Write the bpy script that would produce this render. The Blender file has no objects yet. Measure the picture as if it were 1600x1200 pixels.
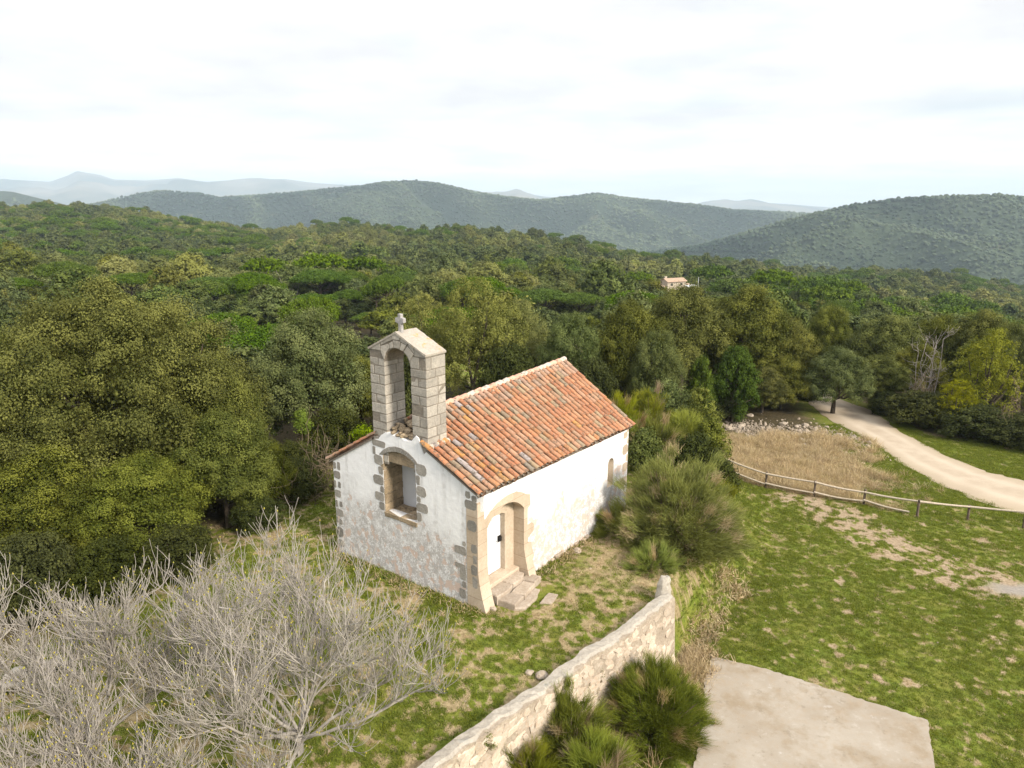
import bpy, bmesh, math, random
import numpy as np
from mathutils import Vector, Matrix, geometry

R = math.radians
SC = bpy.context.scene
COL = SC.collection

# ------------------------------------------------------------------ camera, world, sun, exposure
CAM_H = 11.2764
PITCH = 0.2455
cam = bpy.data.cameras.new('camera')
cam.sensor_width = 36.0
cam.lens = 1145.6 / 1600 * 36
cam.clip_start = 0.1
cam.clip_end = 80000
camo = bpy.data.objects.new('camera', cam)
COL.objects.link(camo)
camo.location = (0, 0, CAM_H)
camo.rotation_euler = (math.pi / 2 - PITCH, 0, 0)
SC.camera = camo

SUN_EL, SUN_AZ = R(33), math.atan2(0.68, -0.73)      # azimuth measured from +Y towards +X
SUN_STRENGTH, SUN_ANGLE = 3.4, R(11)
SKY_STRENGTH = 0.1
EXPOSURE = 0.95
CLOUD = (5.85, 5.75, 5.7)
HAZE = 1.3e-4

sun = bpy.data.lights.new('sun', 'SUN')
sun.energy = SUN_STRENGTH
sun.angle = SUN_ANGLE
sun.color = (1.0, 0.91, 0.78)
suno = bpy.data.objects.new('sun', sun)
COL.objects.link(suno)
sd = Vector((math.sin(SUN_AZ) * math.cos(SUN_EL), math.cos(SUN_AZ) * math.cos(SUN_EL), math.sin(SUN_EL)))
suno.rotation_euler = sd.to_track_quat('Z', 'Y').to_euler()
suno.location = (30, -20, 60)

W = bpy.data.worlds.new('World')
SC.world = W
W.use_nodes = True
nt = W.node_tree
for n in list(nt.nodes):
    nt.nodes.remove(n)
wo = nt.nodes.new('ShaderNodeOutputWorld')
bg = nt.nodes.new('ShaderNodeBackground')
bg.inputs['Strength'].default_value = SKY_STRENGTH
sky = nt.nodes.new('ShaderNodeTexSky')
sky.sky_type = 'NISHITA'
sky.sun_disc = False
sky.sun_elevation = SUN_EL
sky.sun_rotation = SUN_AZ
sky.air_density = 1.0
sky.dust_density = 1.5
tc = nt.nodes.new('ShaderNodeTexCoord')
sx = nt.nodes.new('ShaderNodeSeparateXYZ')
nt.links.new(tc.outputs['Generated'], sx.inputs[0])
zz = nt.nodes.new('ShaderNodeMath'); zz.operation = 'MAXIMUM'; zz.inputs[1].default_value = 0.0
nt.links.new(sx.outputs['Z'], zz.inputs[0])
za = nt.nodes.new('ShaderNodeMath'); za.operation = 'ADD'; za.inputs[1].default_value = 0.10
nt.links.new(zz.outputs[0], za.inputs[0])
dx = nt.nodes.new('ShaderNodeMath'); dx.operation = 'DIVIDE'
dy = nt.nodes.new('ShaderNodeMath'); dy.operation = 'DIVIDE'
nt.links.new(sx.outputs['X'], dx.inputs[0]); nt.links.new(za.outputs[0], dx.inputs[1])
nt.links.new(sx.outputs['Y'], dy.inputs[0]); nt.links.new(za.outputs[0], dy.inputs[1])
cx = nt.nodes.new('ShaderNodeCombineXYZ')
nt.links.new(dx.outputs[0], cx.inputs[0]); nt.links.new(dy.outputs[0], cx.inputs[1])
cn = nt.nodes.new('ShaderNodeTexNoise')
cn.inputs['Scale'].default_value = 0.85
cn.inputs['Detail'].default_value = 8
cn.inputs['Roughness'].default_value = 0.55
cn.inputs['Distortion'].default_value = 0.4
nt.links.new(cx.outputs[0], cn.inputs['Vector'])
cr = nt.nodes.new('ShaderNodeValToRGB')
cr.color_ramp.elements[0].position = 0.30; cr.color_ramp.elements[0].color = (0.66, 0.66, 0.66, 1)
cr.color_ramp.elements[1].position = 0.50; cr.color_ramp.elements[1].color = (1, 1, 1, 1)
nt.links.new(cn.outputs['Fac'], cr.inputs[0])
cs = nt.nodes.new('ShaderNodeTexNoise')
cs.inputs['Scale'].default_value = 1.3
cs.inputs['Detail'].default_value = 6
nt.links.new(cx.outputs[0], cs.inputs['Vector'])
cc = nt.nodes.new('ShaderNodeMixRGB')
cc.inputs['Color1'].default_value = (CLOUD[0] * .93, CLOUD[1] * .935, CLOUD[2] * .955, 1)
cc.inputs['Color2'].default_value = (CLOUD[0] * 1.12, CLOUD[1] * 1.12, CLOUD[2] * 1.12, 1)
cv = nt.nodes.new('ShaderNodeValToRGB')
cv.color_ramp.elements[0].position = 0.35
cv.color_ramp.elements[1].position = 0.60
nt.links.new(cs.outputs['Fac'], cv.inputs[0])
nt.links.new(cv.outputs[0], cc.inputs['Fac'])
mx = nt.nodes.new('ShaderNodeMixRGB')
nt.links.new(cr.outputs[0], mx.inputs['Fac'])
nt.links.new(sky.outputs[0], mx.inputs['Color1'])
zr = nt.nodes.new('ShaderNodeValToRGB')          # overcast: white at the horizon, brightest overhead
zr.color_ramp.elements[0].position = 0.0; zr.color_ramp.elements[0].color = (1.6, 1.5, 1.38, 1)
zr.color_ramp.elements[1].position = 0.10; zr.color_ramp.elements[1].color = (.915, .91, .905, 1)
for p_, v_ in ((.24, .94), (.40, 1.2), (.85, 1.65)):
    e_ = zr.color_ramp.elements.new(p_); e_.color = (v_, v_, v_, 1)
nt.links.new(sx.outputs['Z'], zr.inputs[0])
cg = nt.nodes.new('ShaderNodeMixRGB'); cg.blend_type = 'MULTIPLY'; cg.inputs['Fac'].default_value = 1.0
nt.links.new(cc.outputs[0], cg.inputs['Color1']); nt.links.new(zr.outputs[0], cg.inputs['Color2'])
nt.links.new(cg.outputs[0], mx.inputs['Color2'])
nt.links.new(mx.outputs[0], bg.inputs['Color'])
nt.links.new(bg.outputs[0], wo.inputs['Surface'])

SC.view_settings.view_transform = 'Standard'
SC.view_settings.look = 'None'
SC.view_settings.gamma = 1.0
SC.view_settings.use_curve_mapping = False
SC.view_settings.exposure = EXPOSURE
cy = SC.cycles
cy.max_bounces = 5
cy.diffuse_bounces = 3
cy.glossy_bounces = 2
cy.transmission_bounces = 3
cy.transparent_max_bounces = 4
cy.volume_bounces = 0
cy.use_denoising = True
cy.sample_clamp_indirect = 6
cy.use_adaptive_sampling = False

# ------------------------------------------------------------------ helpers
def tag(o, label=None, cat=None, group=None, kind=None):
    if label: o['label'] = label
    if cat: o['category'] = cat
    if group: o['group'] = group
    if kind: o['kind'] = kind
    return o

def thing(name, loc, rz=0.0, label=None, cat=None, group=None):
    o = bpy.data.objects.new(name, None)
    COL.objects.link(o)
    o.location = loc
    o.rotation_euler = (0, 0, rz)
    o.empty_display_size = 0.3
    return tag(o, label, cat, group)

def npmesh(name, V, faces, mats=(), smooth=False, fattr=None, vattr=None):
    """V (n,3); faces = list of (m,k) int arrays; fattr/vattr = {name: float array}"""
    me = bpy.data.meshes.new(name)
    V = np.asarray(V, dtype=np.float32)
    faces = [np.asarray(f, dtype=np.int32) for f in faces if len(f)]
    me.vertices.add(len(V))
    me.vertices.foreach_set('co', V.ravel())
    nl = sum(f.size for f in faces)
    npoly = sum(len(f) for f in faces)
    me.loops.add(nl)
    me.polygons.add(npoly)
    me.loops.foreach_set('vertex_index', np.concatenate([f.ravel() for f in faces]))
    tot = np.concatenate([np.full(len(f), f.shape[1], dtype=np.int32) for f in faces])
    st = np.concatenate([[0], np.cumsum(tot)[:-1]]).astype(np.int32)
    me.polygons.foreach_set('loop_start', st)
    me.polygons.foreach_set('loop_total', tot)
    me.polygons.foreach_set('use_smooth', np.full(npoly, bool(smooth)))
    for m in mats:
        me.materials.append(m)
    for dom, d in (('FACE', fattr), ('POINT', vattr)):
        for k, a in (d or {}).items():
            a = np.asarray(a, dtype=np.float32)
            if a.ndim == 2:
                at = me.attributes.new(k, 'FLOAT_COLOR', dom)
                at.data.foreach_set('color', np.concatenate([a, np.ones((len(a), 1), np.float32)], 1).ravel())
            else:
                at = me.attributes.new(k, 'FLOAT', dom)
                at.data.foreach_set('value', a)
    me.update(calc_edges=True)
    me.validate()
    return me

def add(name, me, parent=None, **kw):
    o = bpy.data.objects.new(name, me)
    COL.objects.link(o)
    if parent is not None:
        o.parent = parent
    return tag(o, **kw)

class MB:
    """collects vertices and faces for ONE mesh"""
    def __init__(s):
        s.v = []; s.f = {}; s.n = 0; s.col = {}
    def put(s, V, F, c=None):
        V = np.asarray(V, float); F = np.asarray(F, int)
        if F.ndim == 1: F = F[None]
        s.v.append(V)
        k = F.shape[1]
        s.f.setdefault(k, []).append(F + s.n)
        cc = np.zeros(3) if c is None else np.asarray(c, float)
        s.col.setdefault(k, []).append(np.tile(cc, (len(F), 1)) if cc.ndim == 1 else cc)
        s.n += len(V)
    def box(s, x0, x1, y0, y1, z0, z1, c=None, j=0.0, rng=None):
        V = np.array([[x, y, z] for x in (x0, x1) for y in (y0, y1) for z in (z0, z1)], float)
        if j: V += (rng or np.random).uniform(-j, j, V.shape)
        s.put(V, [[0, 1, 3, 2], [4, 6, 7, 5], [0, 4, 5, 1], [2, 3, 7, 6], [0, 2, 6, 4], [1, 5, 7, 3]], c)
    def mesh(s, name, mats=(), smooth=False):
        ks = sorted(s.f)
        return npmesh(name, np.concatenate(s.v), [np.concatenate(s.f[k]) for k in ks], mats, smooth,
                      {'col': np.concatenate([np.concatenate(s.col[k]) for k in ks])})
    def obj(s, name, mats, parent=None, smooth=False, **kw):
        return add(name, s.mesh(name, mats, smooth), parent, **kw)

def bevel(o, w, seg=2):
    m = o.modifiers.new('bevel', 'BEVEL')
    m.width = w; m.segments = seg; m.limit_method = 'ANGLE'; m.angle_limit = R(35)
    return o

def tubes(paths, sides=5):
    """paths = list of (points (k,3), radii (k,)); returns V, quads, path index per quad"""
    Vs, Fs, Ix = [], [], []
    n = 0
    ang = np.arange(sides) * 2 * np.pi / sides
    ca, sa = np.cos(ang), np.sin(ang)
    for pi_, (P, r) in enumerate(paths):
        P = np.asarray(P, float); r = np.asarray(r, float)
        k = len(P)
        T = np.gradient(P, axis=0)
        T /= np.linalg.norm(T, axis=1, keepdims=True) + 1e-9
        up = np.array([0, 0, 1.0]) if abs(T[0][2]) < .85 else np.array([1.0, 0, 0])
        A = np.cross(T, up); A /= np.linalg.norm(A, axis=1, keepdims=True) + 1e-9
        B = np.cross(T, A)
        V = P[:, None, :] + r[:, None, None] * (A[:, None, :] * ca[None, :, None] + B[:, None, :] * sa[None, :, None])
        Vs.append(V.reshape(-1, 3))
        i = np.arange(k - 1)[:, None] * sides; j = np.arange(sides)[None]; j2 = (j + 1) % sides
        F = np.stack([i + j, i + j2, i + sides + j2, i + sides + j], -1).reshape(-1, 4) + n
        Fs.append(F); Ix.append(np.full(len(F), pi_))
        n += k * sides
    return np.concatenate(Vs), np.concatenate(Fs), np.concatenate(Ix)

def _h(ix, iy, s):
    n = (ix.astype(np.int64) * 374761393 + iy.astype(np.int64) * 668265263 + s * 974711) & 0x7fffffff
    n = ((n ^ (n >> 13)) * 1274126177) & 0x7fffffff
    return ((n ^ (n >> 16)) & 0xffff) / 65535.0

def vn(x, y, s=0):
    x = np.asarray(x, float); y = np.asarray(y, float)
    ix = np.floor(x); iy = np.floor(y)
    fx = x - ix; fy = y - iy
    fx = fx * fx * (3 - 2 * fx); fy = fy * fy * (3 - 2 * fy)
    a = _h(ix, iy, s); b = _h(ix + 1, iy, s); c = _h(ix, iy + 1, s); d = _h(ix + 1, iy + 1, s)
    return (a * (1 - fx) + b * fx) * (1 - fy) + (c * (1 - fx) + d * fx) * fy

def fbm(x, y, s=0, o=4, g=.5):
    t = 0; a = 1; w = 0
    for k in range(o):
        t = t + a * vn(x * 2 ** k + 17.3 * k, y * 2 ** k - 9.1 * k, s + k); w += a; a *= g
    return t / w

def sst(a, b, x):
    t = np.clip((x - a) / (b - a), 0, 1)
    return t * t * (3 - 2 * t)

def at(px, py, Y):
    """the point on the sight line through photo pixel (px, py) that stands Y metres ahead"""
    u = (px - 800) / 1145.6; v = (py - 600) / 1145.6
    d = (u, math.cos(PITCH) - v * math.sin(PITCH), -(math.sin(PITCH) + v * math.cos(PITCH)))
    t = Y / d[1]
    return (d[0] * t, Y, CAM_H + d[2] * t)

def slope_of(py):      # drop per metre ahead of the sight line at photo row py
    v = (np.asarray(py, float) - 600) / 1145.6
    return (math.sin(PITCH) + v * math.cos(PITCH)) / (math.cos(PITCH) - v * math.sin(PITCH))

# ------------------------------------------------------------------ materials
def N(nt, t, **kw):
    n = nt.nodes.new(t)
    for k, v in kw.items():
        if hasattr(n, k): setattr(n, k, v)
        else: n.inputs[k.replace('_', ' ')].default_value = v
    return n

class Mat:
    def __init__(s, name, rough=.85, spec=.2):
        s.m = bpy.data.materials.new(name); s.m.use_nodes = True
        s.t = s.m.node_tree; s.b = s.t.nodes['Principled BSDF']
        s.b.inputs['Roughness'].default_value = rough
        s.b.inputs['Specular IOR Level'].default_value = spec
        s.tc = None
    def link(s, a, b): s.t.links.new(a, b)
    def co(s, kind='Object'):
        if s.tc is None: s.tc = s.t.nodes.new('ShaderNodeTexCoord')
        return s.tc.outputs[kind]
    def noise(s, scale, detail=5, rough=.55, vec=None, dist=0.0):
        n = s.t.nodes.new('ShaderNodeTexNoise')
        n.inputs['Scale'].default_value = scale; n.inputs['Detail'].default_value = detail
        n.inputs['Roughness'].default_value = rough; n.inputs['Distortion'].default_value = dist
        s.link(vec or s.co(), n.inputs['Vector'])
        return n.outputs['Fac']
    def vor(s, scale, feat='F1', out='Distance', vec=None, rnd=1.0):
        n = s.t.nodes.new('ShaderNodeTexVoronoi'); n.feature = feat
        n.inputs['Scale'].default_value = scale; n.inputs['Randomness'].default_value = rnd
        s.link(vec or s.co(), n.inputs['Vector'])
        return n.outputs[out]
    def ramp(s, fac, stops):
        n = s.t.nodes.new('ShaderNodeValToRGB'); e = n.color_ramp.elements
        while len(e) < len(stops): e.new(0.5)
        for k, (p, c) in zip(e, stops):
            k.position = p; k.color = (c, c, c, 1) if isinstance(c, (int, float)) else (*c, 1)
        s.link(fac, n.inputs[0]); return n.outputs[0]
    def mix(s, fac, a, b, mode='MIX'):
        n = s.t.nodes.new('ShaderNodeMixRGB'); n.blend_type = mode
        for i, v in ((0, fac), (1, a), (2, b)):
            if isinstance(v, (int, float)): n.inputs[i].default_value = v if i == 0 else (v, v, v, 1)
            elif isinstance(v, (tuple, list)): n.inputs[i].default_value = (*v, 1)
            else: s.link(v, n.inputs[i])
        return n.outputs[0]
    def math(s, op, a, b=0.0):
        n = s.t.nodes.new('ShaderNodeMath'); n.operation = op
        for i, v in ((0, a), (1, b)):
            if isinstance(v, (int, float)): n.inputs[i].default_value = v
            else: s.link(v, n.inputs[i])
        return n.outputs[0]
    def attr(s, name, out='Fac', typ='GEOMETRY'):
        n = s.t.nodes.new('ShaderNodeAttribute'); n.attribute_name = name; n.attribute_type = typ
        return n.outputs[out]
    def rand(s):
        return s.t.nodes.new('ShaderNodeObjectInfo').outputs['Random']
    def sep(s, v):
        n = s.t.nodes.new('ShaderNodeSeparateXYZ'); s.link(v, n.inputs[0]); return n.outputs
    def map(s, v, scale=(1, 1, 1), loc=(0, 0, 0), rot=(0, 0, 0)):
        n = s.t.nodes.new('ShaderNodeMapping'); s.link(v, n.inputs[0])
        n.inputs['Scale'].default_value = scale; n.inputs['Location'].default_value = loc; n.inputs['Rotation'].default_value = rot
        return n.outputs[0]
    def color(s, c):
        if isinstance(c, (tuple, list)): s.b.inputs['Base Color'].default_value = (*c, 1)
        else: s.link(c, s.b.inputs['Base Color'])
        return s
    def bump(s, h, strength=.4, dist=.02):
        n = s.t.nodes.new('ShaderNodeBump'); n.inputs['Strength'].default_value = strength
        n.inputs['Distance'].default_value = dist
        s.link(h, n.inputs['Height']); s.link(n.outputs[0], s.b.inputs['Normal']); return s

def leaf_mat(name, dark, light, var=.25, trans=.12, warm=None):
    """leaf colours: a per-leaf attribute picks between two leaf tones, each plant varies a little"""
    M = Mat(name, .7, .10)
    c = M.mix(M.attr('tone'), dark, light)
    if warm: c = M.mix(M.ramp(M.attr('warm', 'Fac', 'INSTANCER'), [(0.0, 0.0), (1.0, 1.0)]), c, warm)
    r = M.rand()
    hs = M.t.nodes.new('ShaderNodeHueSaturation')
    M.link(c, hs.inputs['Color'])
    M.link(M.math('ADD', M.math('MULTIPLY', r, var * 2), 1 - var), hs.inputs['Value'])
    M.link(M.math('ADD', M.math('MULTIPLY', M.math('FRACT', M.math('MULTIPLY', r, 7.31)), .024), .486), hs.inputs['Hue'])
    M.link(M.math('ADD', M.math('MULTIPLY', M.math('FRACT', M.math('MULTIPLY', r, 13.7)), .2), .92), hs.inputs['Saturation'])
    c = hs.outputs[0]
    M.color(c)
    tr = M.t.nodes.new('ShaderNodeBsdfTranslucent')
    M.link(M.mix(1.0, c, (1.25, 1.15, .5), 'MULTIPLY'), tr.inputs['Color'])
    ms = M.t.nodes.new('ShaderNodeMixShader'); ms.inputs[0].default_value = trans
    M.link(M.b.outputs[0], ms.inputs[1]); M.link(tr.outputs[0], ms.inputs[2])
    out = [n for n in M.t.nodes if n.type == 'OUTPUT_MATERIAL'][0]
    M.link(ms.outputs[0], out.inputs['Surface'])
    return M.m

def bark_mat(name, a, b, scale=6):
    M = Mat(name, .9, .1)
    n = M.noise(scale, 6)
    M.color(M.ramp(n, [(.3, a), (.7, b)])).bump(n, .6, .03)
    return M.m

# leaf materials
LEAF_OAK = leaf_mat('holm oak leaves', (.028, .038, .006), (.180, .190, .040), var=.14)
LEAF_BIG = leaf_mat('big oak leaves', (.025, .034, .005), (.185, .200, .046), var=.05)
LEAF_LIGHT = leaf_mat('pale oak leaves', (.070, .082, .020), (.225, .230, .070), var=.10)
LEAF_GREY = leaf_mat('grey green leaves', (.040, .058, .014), (.165, .190, .058), var=.10)
LEAF_PINE = leaf_mat('pine needles', (.028, .056, .005), (.105, .162, .016), var=.10)
LEAF_BRIGHT = leaf_mat('young leaves', (.075, .130, .010), (.210, .300, .024), var=.1, trans=.35)
LEAF_YELLOW = leaf_mat('yellow green leaves', (.080, .098, .008), (.235, .245, .020), var=.1, trans=.3)
LEAF_DARKG = leaf_mat('deep green leaves', (.026, .046, .006), (.080, .118, .015), var=.1)
LEAF_SHADE = leaf_mat('undergrowth leaves', (.018, .024, .006), (.070, .080, .018), var=.15)
LEAF_FAR = leaf_mat('forest leaves', (.028, .044, .013), (.122, .146, .044), var=.26, warm=(.17, .18, .055))
LEAF_HILL = leaf_mat('hillside trees', (.014, .026, .014), (.046, .074, .044), var=.20, warm=(.112, .140, .080))  # bluish green: distance haze put into the leaf colour
BROOM_OLIVE = leaf_mat('olive broom stems', (.085, .112, .022), (.290, .325, .080), var=.06, trans=.2)
BROOM_GREEN = leaf_mat('green broom stems', (.055, .074, .010), (.190, .205, .032), var=.08, trans=.2)
BROOM_YELLOW = leaf_mat('yellow tipped broom stems', (.085, .115, .016), (.270, .290, .045), var=.08, trans=.25)
DRY = leaf_mat('dry grass blades', (.22, .16, .085), (.55, .45, .29), var=.26, trans=.2)
GRASS = leaf_mat('grass blades', (.058, .088, .010), (.205, .235, .042), var=.22, trans=.25)
BARK = bark_mat('oak bark', (.030, .024, .018), (.110, .090, .070))
BARK_PALE = bark_mat('dead pale bark', (.15, .13, .115), (.34, .31, .28))
TWIG = bark_mat('brown twigs', (.07, .05, .03), (.20, .16, .11))
# ------------------------------------------------------------------ terrain
EDGE = np.array([(-60, -45), (-9.5, 5.2), (-2.15, 12.25), (1.0, 15.55), (4.62, 19.3), (6.9, 23.4), (8.8, 28.0), (10.2, 34.0), (9.0, 42.0), (4.0, 52.0), (-6.0, 60.0), (-90, 80)])
EW = np.array([0.14, 0.14, 0.14, 0.14, 0.16, 1.3, 2.0, 2.6, 4.0, 6.0, 8.0, 8.0])

def edge_sd(x, y):
    """signed distance to the terrace edge (+ = lower field side) and the half width of the step there"""
    best = np.full(x.shape, 1e9); sgn = np.ones(x.shape); wid = np.full(x.shape, .15)
    for k in range(len(EDGE) - 1):
        a, b = EDGE[k], EDGE[k + 1]
        d = b - a; L2 = d @ d
        t = np.clip(((x - a[0]) * d[0] + (y - a[1]) * d[1]) / L2, 0, 1)
        qx = x - a[0] - t * d[0]; qy = y - a[1] - t * d[1]
        ds = np.hypot(qx, qy)
        m = ds < best
        cr_ = d[1] * qx - d[0] * qy
        best = np.where(m, ds, best); sgn = np.where(m, np.sign(cr_) + (cr_ == 0), sgn)
        wid = np.where(m, EW[k] * (1 - t) + EW[k + 1] * t, wid)
    return best * sgn, wid

PXC = np.array([-700, -300, 0, 200, 400, 600, 800, 1000, 1200, 1400, 1600, 1900, 2300])
RIDGE_PX = np.array([-700, -100, 0, 50, 100, 180, 240, 300, 380, 440, 470, 560, 640, 720, 800, 870, 1000, 1100, 1250, 1400, 1500, 1550, 1600, 1700, 1900, 2300])
RIDGE_PY = np.array([325, 324, 321, 324, 321, 320, 330, 345, 353, 357, 354, 352, 364, 356, 366, 375, 400, 405, 428, 431, 438, 450, 462, 480, 500, 520])
RIDGE_Y = np.interp(PXC, [-700, 300, 700, 2300], [640, 640, 480, 480])
NEAR_SL = np.interp(PXC, [-700, 0, 400, 800, 1200, 1600, 2300], [.10, .10, .107, .118, .143, .185, .2])
TREE_H = 6.0
C2_PX = np.array([-700, 300, 500, 700, 840, 960, 1020, 1080, 1140, 1200, 1260, 1330, 1400, 1460, 1520, 1600, 1750, 2300])
C2_PY = np.array([352, 352, 356, 372, 395, 395, 390, 382, 366, 347, 330, 313.5, 306, 303.5, 302, 307, 303, 296])
C1_PX = np.array([-700, -100, 0, 50, 95, 130, 165, 200, 240, 270, 320, 360, 420, 500, 560, 600, 640, 685, 740, 780, 840, 880, 930, 970, 1020, 1080, 1130, 1200, 1300, 1600, 2300])
C1_PY = np.array([292, 289, 293, 297, 309, 318, 315, 309, 301, 297, 300, 308, 304, 297, 291, 285, 281, 284, 298, 305, 312, 307, 301, 308, 313, 319, 327, 331, 335, 335, 330])
D_PX = np.array([-700, -100, 0, 60, 110, 135, 150, 165, 185, 205, 250, 300, 345, 400, 460, 520, 560, 640, 700, 760, 782, 808, 835, 900, 1000, 1080, 1130, 1160, 1220, 1290, 1400, 1600, 2300])
D_PY = np.array([292, 290, 287, 282, 284, 276, 268.5, 270, 273, 280, 281, 277, 284, 282, 280, 287, 290, 296, 302, 305, 303, 296, 305, 313, 321, 323, 321, 316, 320, 326, 326, 325, 320])

def far_z(px, Y):
    """ground height Y metres ahead on the azimuth of photo column px"""
    k1 = slope_of(np.interp(px, RIDGE_PX, RIDGE_PY)); R1 = np.interp(px, PXC, RIDGE_Y)
    n0 = np.interp(px, PXC, NEAR_SL)
    t = np.clip((R1 - Y) / (R1 - 110), 0, 1.35)
    sl = k1 + (n0 - k1) * t ** 1.25
    zr = CAM_H - R1 * k1 - TREE_H
    za = CAM_H - sl * Y - TREE_H
    z2 = CAM_H - 1500 * slope_of(np.interp(px, C2_PX, C2_PY)) - TREE_H
    z1 = CAM_H - 2700 * slope_of(np.interp(px, C1_PX, C1_PY)) - TREE_H
    zd = CAM_H - 11000 * slope_of(np.interp(px, D_PX, D_PY))
    zv = np.minimum(zr, z2) - 38 - 25 * sst(900, 1400, px)
    zv2 = np.minimum(z2, z1) - 25 - 30 * sst(1000, 1300, px)
    def seg(a, b, za_, zb_):
        return za_ + (zb_ - za_) * sst(a, b, Y)
    z = np.where(Y < R1, za, seg(R1, 900., zr, zv))
    z = np.where(Y > 900, seg(900., 1500., zv, z2), z)
    z = np.where(Y > 1500, seg(1500., 1900., z2, zv2), z)
    z = np.where(Y > 1900, seg(1900., 2700., zv2, z1), z)
    z = np.where(Y > 2700, seg(2700., 5000., z1, z1 * 0 - 160), z)
    z = np.where(Y > 5000, seg(5000., 11000., z1 * 0 - 160, zd), z)
    z = np.where(Y > 11000, seg(11000., 17000., zd, z1 * 0 - 190), z)
    return z

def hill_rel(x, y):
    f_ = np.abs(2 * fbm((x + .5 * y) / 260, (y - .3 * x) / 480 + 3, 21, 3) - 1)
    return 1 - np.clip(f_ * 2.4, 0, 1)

def ground_z(x, y):
    x = np.asarray(x, float); y = np.asarray(y, float)
    sd_, w = edge_sd(x, y)
    plat = -0.30 - .10 * np.maximum(0, -9.5 - x) ** 1.15 - .10 * np.maximum(0, y - 30) - .05 * np.maximum(0, -5 - x) * sst(20, 26, y)
    plat = plat + .05 * (fbm(x * .5, y * .5, 3, 3) - .5)
    field = -2.2 - .05 * np.clip(y - 19.5, 0, 60) + .10 * (fbm(x * .35, y * .35, 7, 3) - .5)
    near = plat + (field - plat) * sst(-1, 1, sd_ / w)
    r = np.hypot(x, y)
    Yf = np.maximum(y, r * .25)
    u = np.clip(x / np.maximum(Yf, .1), -1.4, 1.4)
    px = 800 + u * 1145.6 * 0.995
    fz = far_z(px, np.maximum(Yf, 40))
    # gullies and spurs on the hills
    rel = hill_rel(x, y)
    rel2 = fbm(x / 130, y / 200, 31, 4) - .5
    amp = sst(880, 1000, Yf) * (1 - .985 * sst(1360, 1470, Yf) * (1 - sst(1530, 1660, Yf))) * (1 - .985 * sst(2400, 2660, Yf)) * (Yf < 2700)
    fz = fz + amp * ((rel - 1.0) * 95 + (rel2 - .2) * 50)
    fz = fz + sst(4500, 8000, Yf) * (fbm(x / 900, y / 900, 41, 5) - .5) * 420 * (1 - .9 * sst(9000, 11000, Yf))
    m1 = sst(60, 200, Yf) * (1 - sst(700, 950, Yf))
    fz = fz + m1 * (fbm(x / 60, y / 60, 51, 3) - .5) * 5
    t = sst(48, 105, r)
    back = sst(.15, .45, y / np.maximum(r, .1))
    z = near * (1 - t) + (fz * back + (-20 - .02 * r) * (1 - back)) * t
    return z

def gz(x, y):
    return float(ground_z(np.array([x]), np.array([y]))[0])

R_NEAR = np.array([[23.6, 60.0], [23.4, 56.0], [23.2, 51.2], [22.75, 47.25], [22.85, 43.23], [22.47, 39.46], [22.28, 36.4], [22.6, 34.0], [23.7, 31.2], [26.0, 28.0]])
R_FAR = np.array([[26.2, 60.0], [26.0, 57.0], [25.9, 54.0], [25.54, 49.76], [25.22, 44.66], [25.15, 41.2], [25.75, 38.5], [26.6, 36.9], [28.0, 34.9], [31.0, 32.5]])
ROAD_C = (R_NEAR + R_FAR) / 2
ROAD_W = np.linalg.norm(R_FAR - R_NEAR, axis=1) / 2
def road_d(x, y):
    best = np.full(x.shape, 1e9)
    for k in range(len(ROAD_C) - 1):
        a, b = ROAD_C[k], ROAD_C[k + 1]; d = b - a
        t = np.clip(((x - a[0]) * d[0] + (y - a[1]) * d[1]) / (d @ d), 0, 1)
        w = ROAD_W[k] * (1 - t) + ROAD_W[k + 1] * t
        best = np.minimum(best, np.hypot(x - a[0] - t * d[0], y - a[1] - t * d[1]) - w)
    return best

FENCE = np.array([(9.3, 38.4), (11.1, 36.6), (12.95, 35.05), (14.87, 33.7), (16.8, 32.6), (18.55, 31.1), (20.65, 30.75), (22.5, 29.75)])

def fence_far(x, y):     # + beyond the fence
    best = np.full(x.shape, 1e9); sg = np.ones(x.shape)
    for k in range(len(FENCE) - 1):
        a, b = FENCE[k], FENCE[k + 1]; d = b - a
        t = np.clip(((x - a[0]) * d[0] + (y - a[1]) * d[1]) / (d @ d), 0, 1)
        qx = x - a[0] - t * d[0]; qy = y - a[1] - t * d[1]; ds = np.hypot(qx, qy); m = ds < best
        c = d[0] * qy - d[1] * qx
        best = np.where(m, ds, best); sg = np.where(m, np.sign(c), sg)
    return best * sg

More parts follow.
